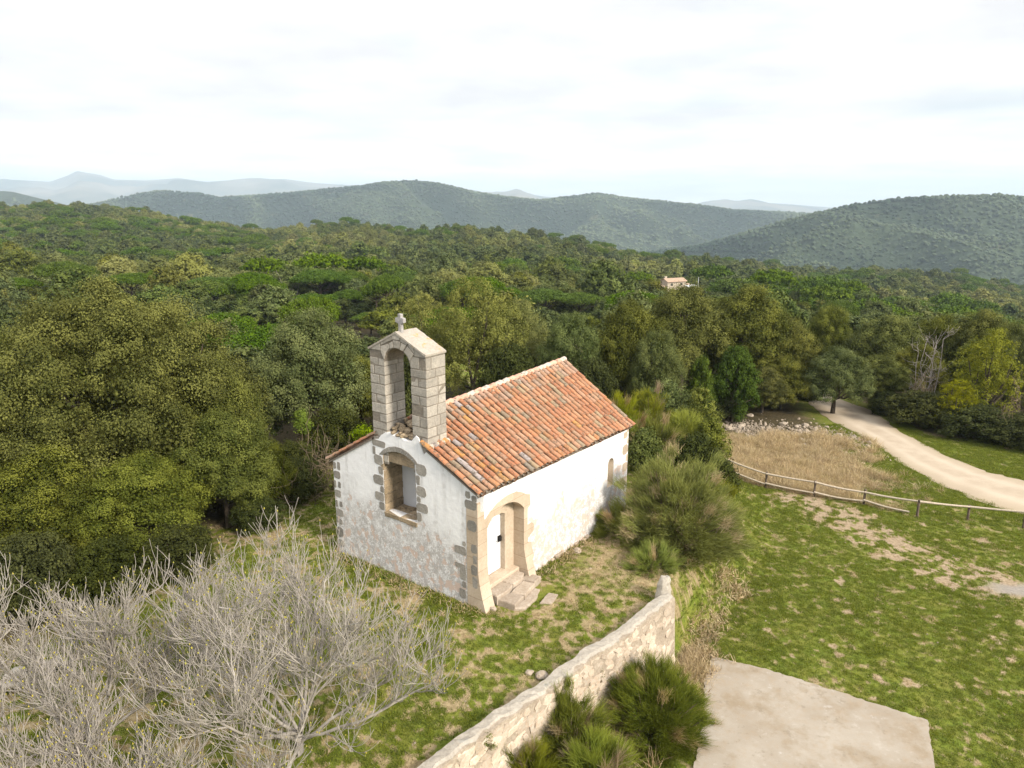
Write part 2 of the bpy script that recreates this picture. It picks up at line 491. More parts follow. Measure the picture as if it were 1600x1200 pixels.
def cover(x, y):
    """(green, straw, soil): how the ground is covered at a point"""
    sd_, w = edge_sd(x, y)
    n1 = fbm(x * 1.3, y * 1.3, 61, 4); n2 = fbm(x * .33, y * .33, 62, 3); n3 = fbm(x * 3.4, y * 3.4, 63, 3); n4 = fbm(x * 7.5, y * 7.5, 64, 2)
    plateau = sd_ < 0
    ff = fence_far(x, y)
    mixn = n1 * .17 + n3 * .36 + n4 * .38 + n2 * .09
    g_field = .22 + .78 * sst(.38, .50, mixn + .04)
    g_plat = sst(.42, .56, mixn + .012)
    yard = np.exp(-((x - 3.6) / 2.2) ** 2 - ((y - 21.8) / 2.4) ** 2)      # straw-strewn yard by the door and under the broom
    g_plat = g_plat * (1 - .62 * yard)
    foot = np.exp(-((x + 9) / 4.5) ** 2 - ((y - 19) / 4) ** 2) + .55 * np.exp(-((x - .5) / 3.0) ** 2 - ((y - 16.3) / 1.6) ** 2)
    g_plat = np.clip(g_plat + .45 * foot, 0, 1)
    green = np.where(plateau, g_plat, g_field)
    # trampled soil band across the field
    bx = np.interp(y, [20, 22, 24.6, 27.6, 30, 32.2, 34], [20.5, 18.9, 17.2, 15.9, 15.3, 14.6, 13.4])
    band = np.exp(-((x - bx + 1.2 * (n2 - .5)) / (1.15 + .9 * n1)) ** 2) * sst(19, 22, y) * (1 - sst(33.2, 35, y)) * (1 - plateau)
    band2 = sst(.35, .6, n1) * np.exp(-((ff + 2.6) / 2.0) ** 2) * .8 * (1 - plateau) * (ff < 0) * (x > 13)
    soil = np.clip(np.maximum(band * 1.25 * sst(.40, .60, n1 * .45 + n3 * .55), band2 * .7 * sst(.40, .60, n3)), 0, 1)
    soil = np.maximum(soil, .6 * sst(.56, .76, n1 * .6 + n3 * .4) * (1 - plateau))
    pale = np.exp(-(((x - 18.4) / 1.15) ** 2 + ((y - 23.9 + .8 * (n1 - .5)) / .6) ** 2) ** 2) * (1 - plateau)
    green = green * (1 - sst(.25, .65, soil)) * (1 - pale)
    # straw beyond the fence, rubble and leaf litter under the oaks
    st = (ff > 0) * (1 - sst(13.8, 20.0, x - .42 * (y - 33) + 9 * (n1 - .5))) * (x > 8)
    far_ = sst(44.5, 47.5, y + 2 * n2) * (x > 8)
    straw = np.clip(st * (1 - far_) * (.35 + .65 * sst(.36, .52, n1 * .5 + n3 * .5)), 0, 1)
    green = green * (1 - straw * .9)
    litter = np.clip(far_ * sst(-1.5, 1, road_d(x, y) - 1.4) + sst(30, 36, y) * plateau + plateau * sst(0, 5, -x - 11 - .35 * (19 - y)), 0, 1)
    litter = np.maximum(litter, sst(70, 95, np.hypot(x, y)))
    verge = sst(-.6, .3, road_d(x, y)) * (1 - sst(1.2, 2.6, road_d(x, y)))
    green = np.maximum(green * (1 - litter), verge * sst(.32, .45, n1) * (x > 15))
    return green, straw, np.clip(soil + pale * .0, 0, 1), litter, pale

# one polar sheet, cut by distance into ground, hills and mountains (shared borders)
rad = np.concatenate([np.arange(2, 9, .7), np.arange(9, 33, .11), np.arange(33, 75, .32), 75 * 1.024 ** np.arange(0, 255)])
rad = rad[rad < 17200]
azf = np.arange(-41, 41.01, .14); azb = np.arange(43.5, 317, 3.5)
az = np.radians(np.concatenate([azf, azb]))
RR, AA = np.meshgrid(rad, az, indexing='ij')
GX = RR * np.sin(AA); GY = RR * np.cos(AA)
GZ = ground_z(GX, GY)
g_, s_, d_, l_, p_ = cover(GX, GY)

def sheet(name, i0, i1, mat, masks, **kw):
    nr, na = i1 - i0, len(az)
    idx = np.arange(nr * na).reshape(nr, na)
    j2 = (np.arange(na) + 1) % na
    F = np.stack([idx[:-1, :], idx[:-1, :][:, j2], idx[1:, :][:, j2], idx[1:, :]], -1).reshape(-1, 4)
    F = F[:, ::-1]
    V = np.stack([GX[i0:i1], GY[i0:i1], GZ[i0:i1]], -1).reshape(-1, 3)
    fl = [F]
    if i0 == 0:
        V = np.concatenate([V, [[0, 0, GZ[0].mean()]]]); c = len(V) - 1
        fl = [F, np.stack([idx[0], np.full(na, c), idx[0][j2]], -1)[:, ::-1]]
    va = {}
    if masks:
        for k, a in (('green', g_), ('straw', s_), ('soil', d_), ('litter', l_), ('pale', p_)):
            b = a[i0:i1].ravel()
            va[k] = np.append(b, 0) if i0 == 0 else b
    if name == 'hills': va['fold_light'] = hill_rel(GX[i0:i1], GY[i0:i1]).ravel()
    me = npmesh(name, V, fl, [mat], True, None, va)
    return add(name, me, kind='structure', **kw)

M = Mat('ground cover', .95, .1)
nf = M.noise(9.0, 6, .65); nm = M.noise(1.6, 5); nff = M.noise(38.0, 3, .6)
tan = M.mix(M.ramp(nf, [(.35, 0), (.65, 1)]), (.200, .155, .080), (.360, .285, .165))
grn = M.mix(M.ramp(nf, [(.30, 0), (.70, 1)]), (.058, .088, .010), (.182, .215, .033))
grn = M.mix(M.ramp(nm, [(.4, 0), (.68, .8)]), grn, (.190, .180, .042))
gfac = M.math('ADD', M.attr('green'), M.math('MULTIPLY', M.math('SUBTRACT', M.math('ADD', M.math('MULTIPLY', nff, .6), M.math('MULTIPLY', nf, .4)), .5), 1.3))
gcol = M.mix(M.ramp(gfac, [(.25, 0), (.75, 1)]), tan, grn)
soil = M.mix(M.ramp(nf, [(.35, 0), (.62, 1)]), (.20, .145, .088), (.37, .29, .195))
gcol = M.mix(M.ramp(M.math('ADD', M.attr('soil'), M.math('MULTIPLY', M.math('SUBTRACT', nf, .5), .8)), [(.4, 0), (.65, 1)]), gcol, soil)
strw = M.mix(M.ramp(nf, [(.3, 0), (.7, 1)]), (.24, .185, .10), (.46, .37, .23))
gcol = M.mix(M.attr('straw'), gcol, strw)
gcol = M.mix(M.math('MULTIPLY', M.attr('pale'), .8), gcol, M.mix(nf, (.20, .185, .17), (.33, .31, .285)))
lit = M.mix(M.ramp(nf, [(.35, 0), (.7, 1)]), (.030, .026, .014), (.110, .085, .045))
gcol = M.mix(M.attr('litter'), gcol, lit)
M.color(gcol).bump(M.math('ADD', nf, M.math('MULTIPLY', nff, .5)), .7, .06)
GROUND_MAT = M.m

M = Mat('wooded hillside', .95, .05)
big = M.noise(.004, 5); med = M.noise(.02, 5); sm = M.noise(.10, 4)
c = M.mix(M.math('ADD', M.math('MULTIPLY', M.attr('fold_light'), .75), M.math('MULTIPLY', M.math('SUBTRACT', big, .45), .8)), (.014, .025, .016), (.064, .086, .050))  # gully shade and spur light put into the slope colour
c = M.mix(M.ramp(med, [(.62, 0), (.74, .7)]), c, (.16, .14, .07))
c = M.mix(M.ramp(sm, [(.35, .0), (.65, .6)]), c, (.022, .03, .014))
M.color(c).bump(M.math('ADD', sm, M.math('MULTIPLY', med, 1.5)), .9, 9.0)
HILL_MAT = M.m
M = Mat('far mountain slopes', .95, .05)
c = M.mix(M.ramp(M.noise(.0012, 6), [(.4, 0), (.6, 1)]), (.05, .06, .035), (.20, .17, .12))
M.color(c)
MOUNT_MAT = M.m

I1 = int(np.searchsorted(rad, 930)); I2 = int(np.searchsorted(rad, 6500))
sheet('ground', 0, I1 + 1, GROUND_MAT, True)
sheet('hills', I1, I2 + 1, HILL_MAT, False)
sheet('mountains', I2, len(rad), MOUNT_MAT, False)

# gravel road: a draped sheet with ragged edges
M = Mat('pale gravel track', .95, .1)
n1 = M.noise(.9, 6); n2 = M.noise(14, 5, .65)
c = M.mix(M.ramp(n1, [(.35, 0), (.65, 1)]), (.36, .295, .22), (.44, .37, .285))
c = M.mix(M.ramp(n2, [(.42, .0), (.75, .45)]), c, (.31, .25, .185))
c = M.mix(M.math('MULTIPLY', M.attr('track'), .55), c, (.50, .43, .34))
c = M.mix(M.math('MULTIPLY', M.attr('verge'), M.ramp(n1, [(.35, .1), (.6, .8)])), c, (.25, .20, .12))
M.color(c).bump(n2, .5, .03)
ROAD_MAT = M.m
tt = np.linspace(0, len(ROAD_C) - 1, 260); nn = 26
kk = np.arange(len(ROAD_C))
def smooth_curve(P, t):
    P = np.concatenate([[2 * P[0] - P[1]], P, [2 * P[-1] - P[-2]]]); i = np.clip(t.astype(int), 0, len(P) - 4); f = (t - i)[:, None]
    a, b, c_, d = P[i], P[i + 1], P[i + 2], P[i + 3]
    return .5 * (2 * b + (c_ - a) * f + (2 * a - 5 * b + 4 * c_ - d) * f * f + (3 * b - a - 3 * c_ + d) * f ** 3)
RC = smooth_curve(ROAD_C, tt); RT = np.gradient(RC, axis=0); RT /= np.linalg.norm(RT, axis=1, keepdims=True)
RN = np.stack([-RT[:, 1], RT[:, 0]], -1); RWd = np.interp(tt, kk, ROAD_W)
u = np.linspace(-1, 1, nn)
wl = RWd * (1 + .30 * (fbm(tt * 3.1, tt * 0 + 2, 71, 4) - .5)); wr = RWd * (1 + .30 * (fbm(tt * 3.1, tt * 0 + 9, 72, 4) - .5))
off = np.where(u[None] < 0, u[None] * wl[:, None], u[None] * wr[:, None])
RX = RC[:, None, 0] + RN[:, None, 0] * off; RY = RC[:, None, 1] + RN[:, None, 1] * off
RTRK = np.exp(-((np.abs(u)[None] - .42 + 0 * off) / .16) ** 2) * (.4 + .8 * fbm(RX * .4, RY * .4, 73, 3)); REDGE = np.abs(u)[None] ** 3 + 0 * off
RZ = ground_z(RX, RY) + .05 - .03 * np.abs(u[None]) ** 6
idx = np.arange(260 * nn).reshape(260, nn)
F = np.stack([idx[:-1, :-1], idx[:-1, 1:], idx[1:, 1:], idx[1:, :-1]], -1).reshape(-1, 4)
add('road', npmesh('road', np.stack([RX, RY, RZ], -1).reshape(-1, 3), [F], [ROAD_MAT], True, None, {'track': RTRK.ravel(), 'verge': REDGE.ravel()}), kind='structure')

# concrete pad below the wall
M = Mat('weathered concrete', .9, .15)
n1 = M.noise(.55, 6, .6); n2 = M.noise(4.0, 6, .65); n3 = M.noise(30, 3)
c = M.mix(M.ramp(n1, [(.35, 0), (.65, 1)]), (.265, .225, .175), (.335, .30, .25))
c = M.mix(M.ramp(n2, [(.50, 0), (.72, .5)]), c, (.29, .22, .145))
c = M.mix(M.ramp(n2, [(.25, .55), (.42, 0)]), c, (.41, .38, .335))
c = M.mix(M.ramp(n3, [(.55, 0), (.75, .35)]), c, (.25, .215, .17))
ck = M.vor(.38, 'DISTANCE_TO_EDGE', 'Distance', M.mix(.10, M.co(), M.t.nodes.new('ShaderNodeTexNoise').outputs['Color']))
c = M.mix(M.ramp(ck, [(.0, .0), (.004, 0)]), c, (.16, .135, .105))
st_ = M.noise(.9, 6, .7, M.map(M.co(), (1, 1, 1), (7, 3, 0)))
c = M.mix(M.ramp(st_, [(.50, 0), (.64, .75)]), c, (.235, .185, .125))
st2_ = M.noise(2.6, 7, .75, M.map(M.co(), (1, 1, 1), (2, 9, 0)))
c = M.mix(M.ramp(st2_, [(.58, 0), (.63, .5)]), c, (.20, .165, .12))
c = M.mix(M.ramp(st2_, [(.32, .5), (.38, 0)]), c, (.42, .40, .37))
M.color(c).bump(M.math('ADD', n3, n2), .25, .01)
rg = np.random.RandomState(5)
pad = [(6.05, 19.55), (7.4, 19.0), (11.05, 16.75), (9.4, 13.0), (7.5, 9.5), (2.0, 9.5), (3.2, 12.0), (4.4, 15.0), (5.1, 16.8), (5.55, 18.4)]
pp = []
for i, a in enumerate(pad):
    b = pad[(i + 1) % len(pad)]
    L = math.dist(a, b); n = max(2, int(L / .12))
    for k in range(n):
        t = k / n; j = rg.uniform(-.03, .03)
        pp.append((a[0] + (b[0] - a[0]) * t + j, a[1] + (b[1] - a[1]) * t + rg.uniform(-.03, .03)))
bm = bmesh.new()
top = bm.faces.new([bm.verts.new((x, y, -2.13)) for x, y in pp])
ex = bmesh.ops.extrude_face_region(bm, geom=[top])
for v in [g for g in ex['geom'] if isinstance(g, bmesh.types.BMVert)]:
    v.co.z -= .35
bmesh.ops.triangulate(bm, faces=[f for f in bm.faces if len(f.verts) > 4])
bmesh.ops.recalc_face_normals(bm, faces=bm.faces)
me = bpy.data.meshes.new('concrete_pad'); bm.to_mesh(me); bm.free(); me.materials.append(M.m)
add('concrete_pavement', me, kind='structure')
# ------------------------------------------------------------------ the chapel (local axes: a along the side, b along the facade, h up)
TH = 0.6462
chapel = thing('chapel', (-0.9802, 19.0917, 0), math.pi / 2 - TH,
               'small whitewashed stone chapel with a terracotta roof and an open bell gable', 'chapel')
CW, CL = 6.156, 8.873
def eaveR(a): return 3.394 - .1785 * a / CL
def eaveL(a): return 3.06 - .16 * a / CL
RB = 3.024
def ridgeH(a): return 4.94 + .2555 * (a - 2.163) / (CL - 2.163)
def roof_h(a, b):
    a = np.asarray(a, float); b = np.asarray(b, float)
    r = eaveR(a) + (ridgeH(a) - eaveR(a)) * b / RB
    l = eaveL(a) + (ridgeH(a) - eaveL(a)) * (CW - b) / (CW - RB)
    return np.minimum(r, l)

# --- materials
M = Mat('whitewashed plaster', .92, .15)
P = M.co(); z = M.sep(P)['Z']
n1 = M.noise(.8, 6, .6); n2 = M.noise(4.5, 6, .65); n3 = M.noise(18, 4, .6)
vert = M.noise(1.0, 5, .6, M.map(P, (3.0, 3.0, .35)))
c = M.mix(M.ramp(n2, [(.3, 0), (.7, 1)]), (.74, .735, .735), (.82, .815, .815))
# grey washed-out streaks under the niche and gable and all along the foot of the walls
low = M.ramp(M.math('ADD', z, M.math('MULTIPLY', n1, 1.2)), [(.15, 1.0), (1.0, .78), (1.0, .78)])
lowm = M.math('SUBTRACT', 1.55, M.math('ADD', M.math('MULTIPLY', z, .52), M.math('MULTIPLY', M.math('SUBTRACT', .5, n1), 1.8)))
lowm = M.ramp(lowm, [(.35, 0), (1.0, 1)])
gry = M.ramp(M.math('MULTIPLY', M.math('ADD', n2, M.math('MULTIPLY', n3, .55)), .66), [(.40, 0), (.56, 1)])
c = M.mix(M.math('MULTIPLY', M.math('MULTIPLY', gry, lowm), .78), c, (.33, .305, .285))
stk = M.ramp(vert, [(.50, 0), (.68, .7)])
c = M.mix(M.math('MULTIPLY', stk, M.ramp(n2, [(.4, .1), (.6, 1)])), c, (.42, .40, .385))
# plaster flaked down to a pinkish render
fl = M.noise(3.6, 7, .62, M.map(P, (1, 1, .8), (3.1, 8.2, 1.7)))
flm = M.math('MULTIPLY', M.ramp(fl, [(.562, 0), (.582, 1)]), M.ramp(lowm, [(.25, 0), (.5, 1)]))
c = M.mix(M.math('MULTIPLY', flm, .85), c, M.mix(n2, (.50, .36, .29), (.62, .50, .43)))
M.color(c).bump(M.math('ADD', M.math('MULTIPLY', n1, 1.6), M.math('ADD', n2, M.math('MULTIPLY', flm, -.5))), .45, .03)
PLASTER = M.m

def stone_mat(name, a, b, c2, lichen=(.42, .30, .09), lf=.0, rough=.95):
    M = Mat(name, rough, .12)
    n1 = M.noise(2.2, 6, .6); n2 = M.noise(14, 6, .65); n3 = M.noise(55, 3, .6)
    c = M.mix(M.ramp(n1, [(.32, 0), (.68, 1)]), a, b)
    c = M.mix(M.ramp(n2, [(.40, .0), (.70, .75)]), c, c2)
    c = M.mix(1.0, c, M.mix(M.attr('col', 'Color'), (1, 1, 1), (1, 1, 1)) , 'MULTIPLY')
    tone = M.sep(M.attr('col', 'Color'))['X']
    c = M.mix(1.0, c, M.ramp(tone, [(0, .80), (1, 1.22)]), 'MULTIPLY')
    if lf:
        c = M.mix(M.ramp(M.noise(3.1, 6, .6, M.map(M.co(), (1, 1, 1), (5, 2, 8))), [(.64 - lf, 0), (.72 - lf, .8)]), c, lichen)
    M.color(c).bump(M.math('ADD', M.math('MULTIPLY', n2, 1.3), M.math('ADD', n1, M.math('MULTIPLY', n3, .5))), .55, .03)
    return M.m
ASHLAR = stone_mat('weathered granite ashlar', (.30, .275, .24), (.42, .38, .325), (.24, .225, .20))
QUOIN = stone_mat('grey quoin stone', (.24, .225, .20), (.33, .305, .27), (.19, .175, .155))
PORTAL = stone_mat('pale dressed sandstone', (.43, .35, .265), (.54, .45, .35), (.38, .30, .22))
NICHE = stone_mat('rough tan masonry', (.25, .19, .12), (.40, .31, .21), (.15, .125, .085))
MORTAR = stone_mat('lime mortar', (.19, .165, .135), (.27, .235, .19), (.13, .115, .10))
CAPM = stone_mat('lichened cap mortar', (.34, .305, .26), (.43, .39, .335), (.27, .235, .195), (.46, .24, .04), .05)
STEP = stone_mat('worn step stone', (.34, .285, .225), (.47, .405, .335), (.29, .22, .16))
RUBBLE = stone_mat('field stone', (.25, .21, .16), (.42, .37, .31), (.22, .16, .11))

rng = np.random.RandomState(11)

def to_facade(p, d): return (d, p[0], p[1])
def to_side(p, d): return (p[0], d, p[1])

def tess(outer, holes):
    polys = [[Vector((x, y, 0)) for x, y in outer]] + [[Vector((x, y, 0)) for x, y in h] for h in holes]
    pts = [q for pl in polys for q in pl]
    return pts, geometry.tessellate_polygon(polys)

def slab(mb, outer, holes, d0, d1, fn, c=None):
    pts, tr = tess(outer, holes)
    P2 = [(p.x, p.y) for p in pts]
    mb.put([fn(p, d0) for p in P2], tr, c)
    mb.put([fn(p, d1) for p in P2], [t[::-1] for t in tr], c)
    for ring in [outer] + list(holes):
        n = len(ring)
        V = [fn(p, d0) for p in ring] + [fn(p, d1) for p in ring]
        mb.put(V, [[i, (i + 1) % n, n + (i + 1) % n, n + i] for i in range(n)], c)

def fix(me):
    bm = bmesh.new(); bm.from_mesh(me)
    bmesh.ops.remove_doubles(bm, verts=bm.verts, dist=.0004)
    bmesh.ops.recalc_face_normals(bm, faces=bm.faces)
    bm.to_mesh(me); bm.free(); return me

def arch(b0, b1, hs, ha, n=12):
    """points of a segmental arch from (b0,hs) up to apex ha and down to (b1,hs)"""
    c = (b0 + b1) / 2; hw = abs(b1 - b0) / 2; rise = ha - hs
    Rr = (hw * hw + rise * rise) / (2 * rise); cy = ha - Rr
    a0 = math.asin(min(1, hw / Rr))
    if rise > hw: a0 = math.pi - a0
    s = 1 if b1 > b0 else -1
    return [(c + s * Rr * math.sin(t), cy + Rr * math.cos(t)) for t in np.linspace(-a0, a0, n + 1)]

def wobble(poly, step, amp, seed):
    r = np.random.RandomState(seed); out = []
    for i, a in enumerate(poly):
        b = poly[(i + 1) % len(poly)]
        n = max(1, int(math.dist(a, b) / step))
        for k in range(n):
            t = k / n; j = amp if k else amp * .5
            out.append((a[0] + (b[0] - a[0]) * t + r.uniform(-j, j), a[1] + (b[1] - a[1]) * t + r.uniform(-j, j)))
    return out

# --- walls
NB0, NB1, NH0, NHS, NHA = 2.37, 3.76, 1.80, 3.68, 3.91      # facade niche
niche = [(NB1, NH0), (NB0, NH0)] + arch(NB0, NB1, NHS, NHA)
DA0, DA1, DHS, DHA = .43, 2.22, 2.14, 2.58                  # portal
door_hole = [(.06, -1.2), (.06, 2.3), (.34, 2.42), (.86, 2.74), (1.4, 2.83), (1.88, 2.80), (2.36, 2.46), (2.38, 1.0), (2.36, -1.2)]
slit = [(7.38, 1.10), (7.82, 1.10), (7.82, 1.98)] + arch(7.82, 7.38, 1.98, 2.2, 6)[1:-1] + [(7.38, 1.98)]
mb = MB()
fac = [(0, -1.2), (0, 3.30), (1.83, 4.12), (1.90, 4.16), (2.02, 4.05), (2.12, 4.30), (2.20, 4.52), (2.30, 4.58), (2.42, 4.46), (2.5, 4.36), (2.75, 4.33),
       (2.95, 4.40), (3.15, 4.36), (3.4, 4.44), (3.62, 4.42), (3.80, 4.30), (3.92, 4.16), (4.17, 4.10), (CW, 2.98), (CW, -1.2)]
slab(mb, fac, [niche], 0, .32, to_facade)
sid = [(0.003, -1.2), (0.06, -1.2)] + door_hole[1:-1] + [(2.36, -1.2), (CL, -1.2), (CL, 3.13), (0.003, 3.31)]  # spurs lighter, gullies darker: fold shading put into the crown colour
slab(mb, sid, [slit], 0, .32, to_side)
mb.box(.05, CL, CW - .3, CW, -2.5, 2.95)
slab(mb, [(0.02, -1.2), (0.02, 3.1), (RB, 5.2), (CW, 2.9), (CW, -2.5)], [], CL - .3, CL - .004, to_facade)
me = mb.mesh('wall', [PLASTER]); fix(me)
add('wall', me, chapel)
mb = MB()                                                    # ragged stone footing
for k in range(26):
    a0 = 2.75 + k * .24
    w = rng.uniform(.16, .3); hh = rng.uniform(-.32, -.16)
    mb.box(a0, a0 + w, -rng.uniform(.04, .13), .1, -1.0, hh - .05 * (k / 26), [rng.rand()] * 3, .02, rng)
bevel(mb.obj('footing', [STEP], chapel), .03)

# --- niche in the facade: reveals, sill, closed panel, surround stones
mb = MB()
e = .012
def rect_stack(mb, fn, h0, h1, d0, d1, hh, rng):
    h = h0
    while h < h1 - .02:
        t = min(h1, h + hh * rng.uniform(.75, 1.3))
        if h1 - t < .1: t = h1
        cut = [d0] + sorted(rng.uniform(d0 + .15, d1 - .15, rng.randint(0, 2))) + [d1]
        for q in range(len(cut) - 1):
            fn(mb, h, t, cut[q], cut[q + 1], [rng.rand()] * 3)
        h = t
rect_stack(mb, lambda m, h, t, p, q, c: m.box(p, q - .006, NB1 - e - rng.uniform(0, .02), NB1 + .16, h, t - .008, c, .006, rng), NH0, NHS + .02, .004, .80, .27, rng)
rect_stack(mb, lambda m, h, t, p, q, c: m.box(p, q - .006, NB0 - .16, NB0 + e + rng.uniform(0, .02), h, t - .008, c, .006, rng), NH0, NHS + .02, .004, .80, .27, rng)
ar = arch(NB0, NB1, NHS, NHA, 7); ao = arch(NB0 - .17, NB1 + .17, NHS - .02, NHA + .17, 7)
ai = arch(NB0 + e, NB1 - e, NHS, NHA - e, 7)
nc = bevel(mb.obj('niche', [NICHE], chapel), .012)
mb = MB()
for k in range(7):
    q = [ai[k], ai[k + 1], ao[k + 1], ao[k]]
    cx_, cy_ = np.mean(q, axis=0)
    q = [(cx_ + (x - cx_) * .965, cy_ + (y - cy_) * .98) for x, y in q]
    c = [rng.rand()] * 3
    mb.put([to_facade(p, -.012) for p in q] + [to_facade(p, .80) for p in q],
           [[0, 1, 2, 3], [4, 7, 6, 5], [0, 4, 5, 1], [1, 5, 6, 2], [2, 6, 7, 3], [3, 7, 4, 0]], c)
me = mb.mesh('arch_ring', [QUOIN]); fix(me); bevel(add('arch_ring', me, nc), .012)
mb = MB()
mb.box(.79, .86, NB0 - .1, NB1 + .1, NH0 - .1, NHA + .1)
M = Mat('pale grey panel', .8, .2)
M.color(M.mix(M.ramp(M.noise(1.2, 5), [(.35, 0), (.65, 1)]), (.53, .54, .56), (.58, .59, .61)))
mb.obj('closing_panel', [M.m], nc, label='pale grey panel closing the back of the niche')
mb = MB()
mb.box(-.02, .30, 3.10, NB1 + .01, NH0 - .14, NH0 - .005, [.2] * 3, .012, rng)
mb.box(-.025, .31, NB0 - .01, 3.09, NH0 - .15, NH0 + .004, [.6] * 3, .012, rng)
for k in range(9):
    b0 = NB0 + .03 + rng.rand() * 1.15; d0 = .30 + rng.rand() * .4
    mb.box(d0, d0 + rng.uniform(.1, .22), b0, b0 + rng.uniform(.12, .28), NH0 - .12, NH0 + rng.uniform(.0, .05), [rng.rand()] * 3, .025, rng)
mb.box(.28, .8, NB0, NB1, NH0 - .12, NH0 - .01, [.4] * 3)
bevel(mb.obj('sill', [NICHE], nc), .015)

def stones(name, L, fn, mat, d=-.006, seed=1, parent=chapel):
    """squared stones left showing in the plaster: (x0,x1,h0,h1)"""
    r = np.random.RandomState(seed); mb = MB()
    for (x0, x1, h0, h1) in L:
        if x0 > x1: x0, x1 = x1, x0
        w, h = x1 - x0, h1 - h0
        rr = min(w, h) * .32; pts = []
        for cx_, cy_, a0 in ((x1 - rr, h1 - rr, 0), (x0 + rr, h1 - rr, 90), (x0 + rr, h0 + rr, 180), (x1 - rr, h0 + rr, 270)):
            for t in (0, 30, 60, 90):
                a = R(a0 + t); pts.append((cx_ + rr * math.cos(a) + r.uniform(-.012, .012), cy_ + rr * math.sin(a) + r.uniform(-.012, .012)))
        n = len(pts); c = [r.rand()] * 3; dd = d - r.uniform(0, .006)
        V = [fn(p, dd) for p in pts] + [fn(p, .05) for p in pts]
        mb.put(V[:n], [list(range(n))], c)
        mb.put(V, [[i, n + i, n + (i + 1) % n, (i + 1) % n] for i in range(n)], c)
    me = mb.mesh(name, [mat]); fix(me)
    return add(name, me, parent)

WIN = [(4.2, 3.62, 3.92, 4.12), (4.2, 4.07, 3.62, 3.89), (4.15, 3.77, 3.32, 3.64), (3.97, 3.77, 3.02, 3.27), (4.22, 3.77, 2.66, 2.97), (3.93, 3.77, 2.42, 2.62), (4.17, 3.77, 2.12, 2.40), (4.0, 3.77, 1.84, 2.09),
       (2.35, 1.92, 3.38, 3.72), (2.35, 2.20, 3.06, 3.35), (2.35, 1.96, 2.70, 3.02), (2.35, 2.19, 2.50, 2.68), (2.36, 1.90, 2.19, 2.48), (2.36, 2.17, 1.88, 2.16)]
stones('niche_surround', WIN, to_facade, QUOIN, seed=2, parent=nc)
CRN = [(.42, .25, 3.12, 3.33), (.20, .012, 3.06, 3.25), (.44, .012, 2.80, 3.08), (.19, .012, 2.52, 2.78), (.36, .012, 2.14, 2.48), (.15, .012, 1.82, 2.10), (.57, .44, 1.60, 1.74), (.23, .012, 1.48, 1.76),
       (.86, .42, 1.31, 1.55), (.17, .012, 1.15, 1.42), (.25, .012, .78, 1.10), (.67, .44, .50, .92), (.86, .46, .84, 1.0), (.20, .012, .38, .74), (.59, .44, .26, .47), (.71, .45, -.10, .22)]
stones('front_quoins', CRN, to_facade, QUOIN, seed=3)
CRL = [(6.14, 6.02, 2.70, 2.94), (5.95, 5.80, 2.70, 2.98), (6.14, 5.82, 2.38, 2.64), (6.14, 6.06, 2.03, 2.30), (5.96, 5.83, 2.06, 2.28), (6.14, 5.84, 1.72, 1.98), (6.14, 6.03, 1.35, 1.60), (5.95, 5.80, 1.40, 1.60),
       (6.14, 5.78, 1.04, 1.30), (6.14, 6.06, .79, 1.0), (6.01, 5.85, .74, .95), (6.14, 5.84, .28, .64), (6.12, 5.82, -.05, .2)]
stones('corner_quoins', CRL, to_facade, QUOIN, seed=4)
CRR = [(8.74, 8.86, 2.90, 3.08), (8.49, 8.80, 2.68, 2.92), (8.76, 8.86, 2.44, 2.64), (8.44, 8.86, 2.05, 2.42), (8.72, 8.86, 1.75, 2.0), (8.50, 8.86, 1.36, 1.72), (8.36, 8.86, .80, 1.15)]
stones('rear_quoins', CRR, to_side, PORTAL, seed=5)

# --- portal: dressed stone surround, battered at its foot, deep reveal, inner frame, door
def flare(h): return .018 + .27 * max(0.0, (.95 - h) / 1.25) ** 1.5
out = [(-.008, -1.0), (-.008, 3.06), (.12, 3.05), (.13, 2.74), (.29, 2.70), (.31, 2.42), (.56, 2.60), (.86, 2.73), (1.13, 2.80), (1.40, 2.83), (1.66, 2.82), (1.90, 2.78), (2.14, 2.68), (2.33, 2.56), (2.55, 2.48), (2.56, 2.12), (2.42, 2.06),
       (2.41, 1.50), (2.62, 1.52), (2.76, 1.42), (2.74, 1.20), (2.45, 1.06), (2.43, .92), (2.60, .86), (2.66, .40), (2.56, .30), (2.58, -1.0)]
inn = [(DA1, -1.0), (DA1, DHS)] + arch(DA1, DA0, DHS, DHA, 14)[1:-1] + [(DA0, DHS), (DA0, -1.0)]
poly = out + inn
bm = bmesh.new()
f = [bm.verts.new((x, 0, y)) for x, y in poly]
es = [bm.edges.new((f[i], f[(i + 1) % len(f)])) for i in range(len(f))]
bmesh.ops.triangle_fill(bm, edges=es, use_beauty=True)
for h in np.arange(-.5, 1.01, .125):
    bmesh.ops.bisect_plane(bm, geom=bm.verts[:] + bm.edges[:] + bm.faces[:], plane_co=(0, 0, h), plane_no=(0, 0, 1))
ex = bmesh.ops.extrude_face_region(bm, geom=bm.faces[:])
back = [g for g in ex['geom'] if isinstance(g, bmesh.types.BMVert)]
bs = set(back)
for v in bm.verts:
    if v in bs: v.co.y = .40
    else: v.co.y = -flare(v.co.z)
bmesh.ops.recalc_face_normals(bm, faces=bm.faces)
me = bpy.data.meshes.new('door_surround'); bm.to_mesh(me); bm.free()
M = Mat('dressed portal stone', .92, .15)
P = M.co(); n1 = M.noise(2.0, 6, .6); n2 = M.noise(13, 6, .65)
c = M.mix(M.ramp(n1, [(.32, 0), (.68, 1)]), (.44, .36, .275), (.55, .46, .36))
c = M.mix(M.ramp(n2, [(.42, .0), (.72, .6)]), c, (.40, .31, .225))
br = M.t.nodes.new('ShaderNodeTexBrick')
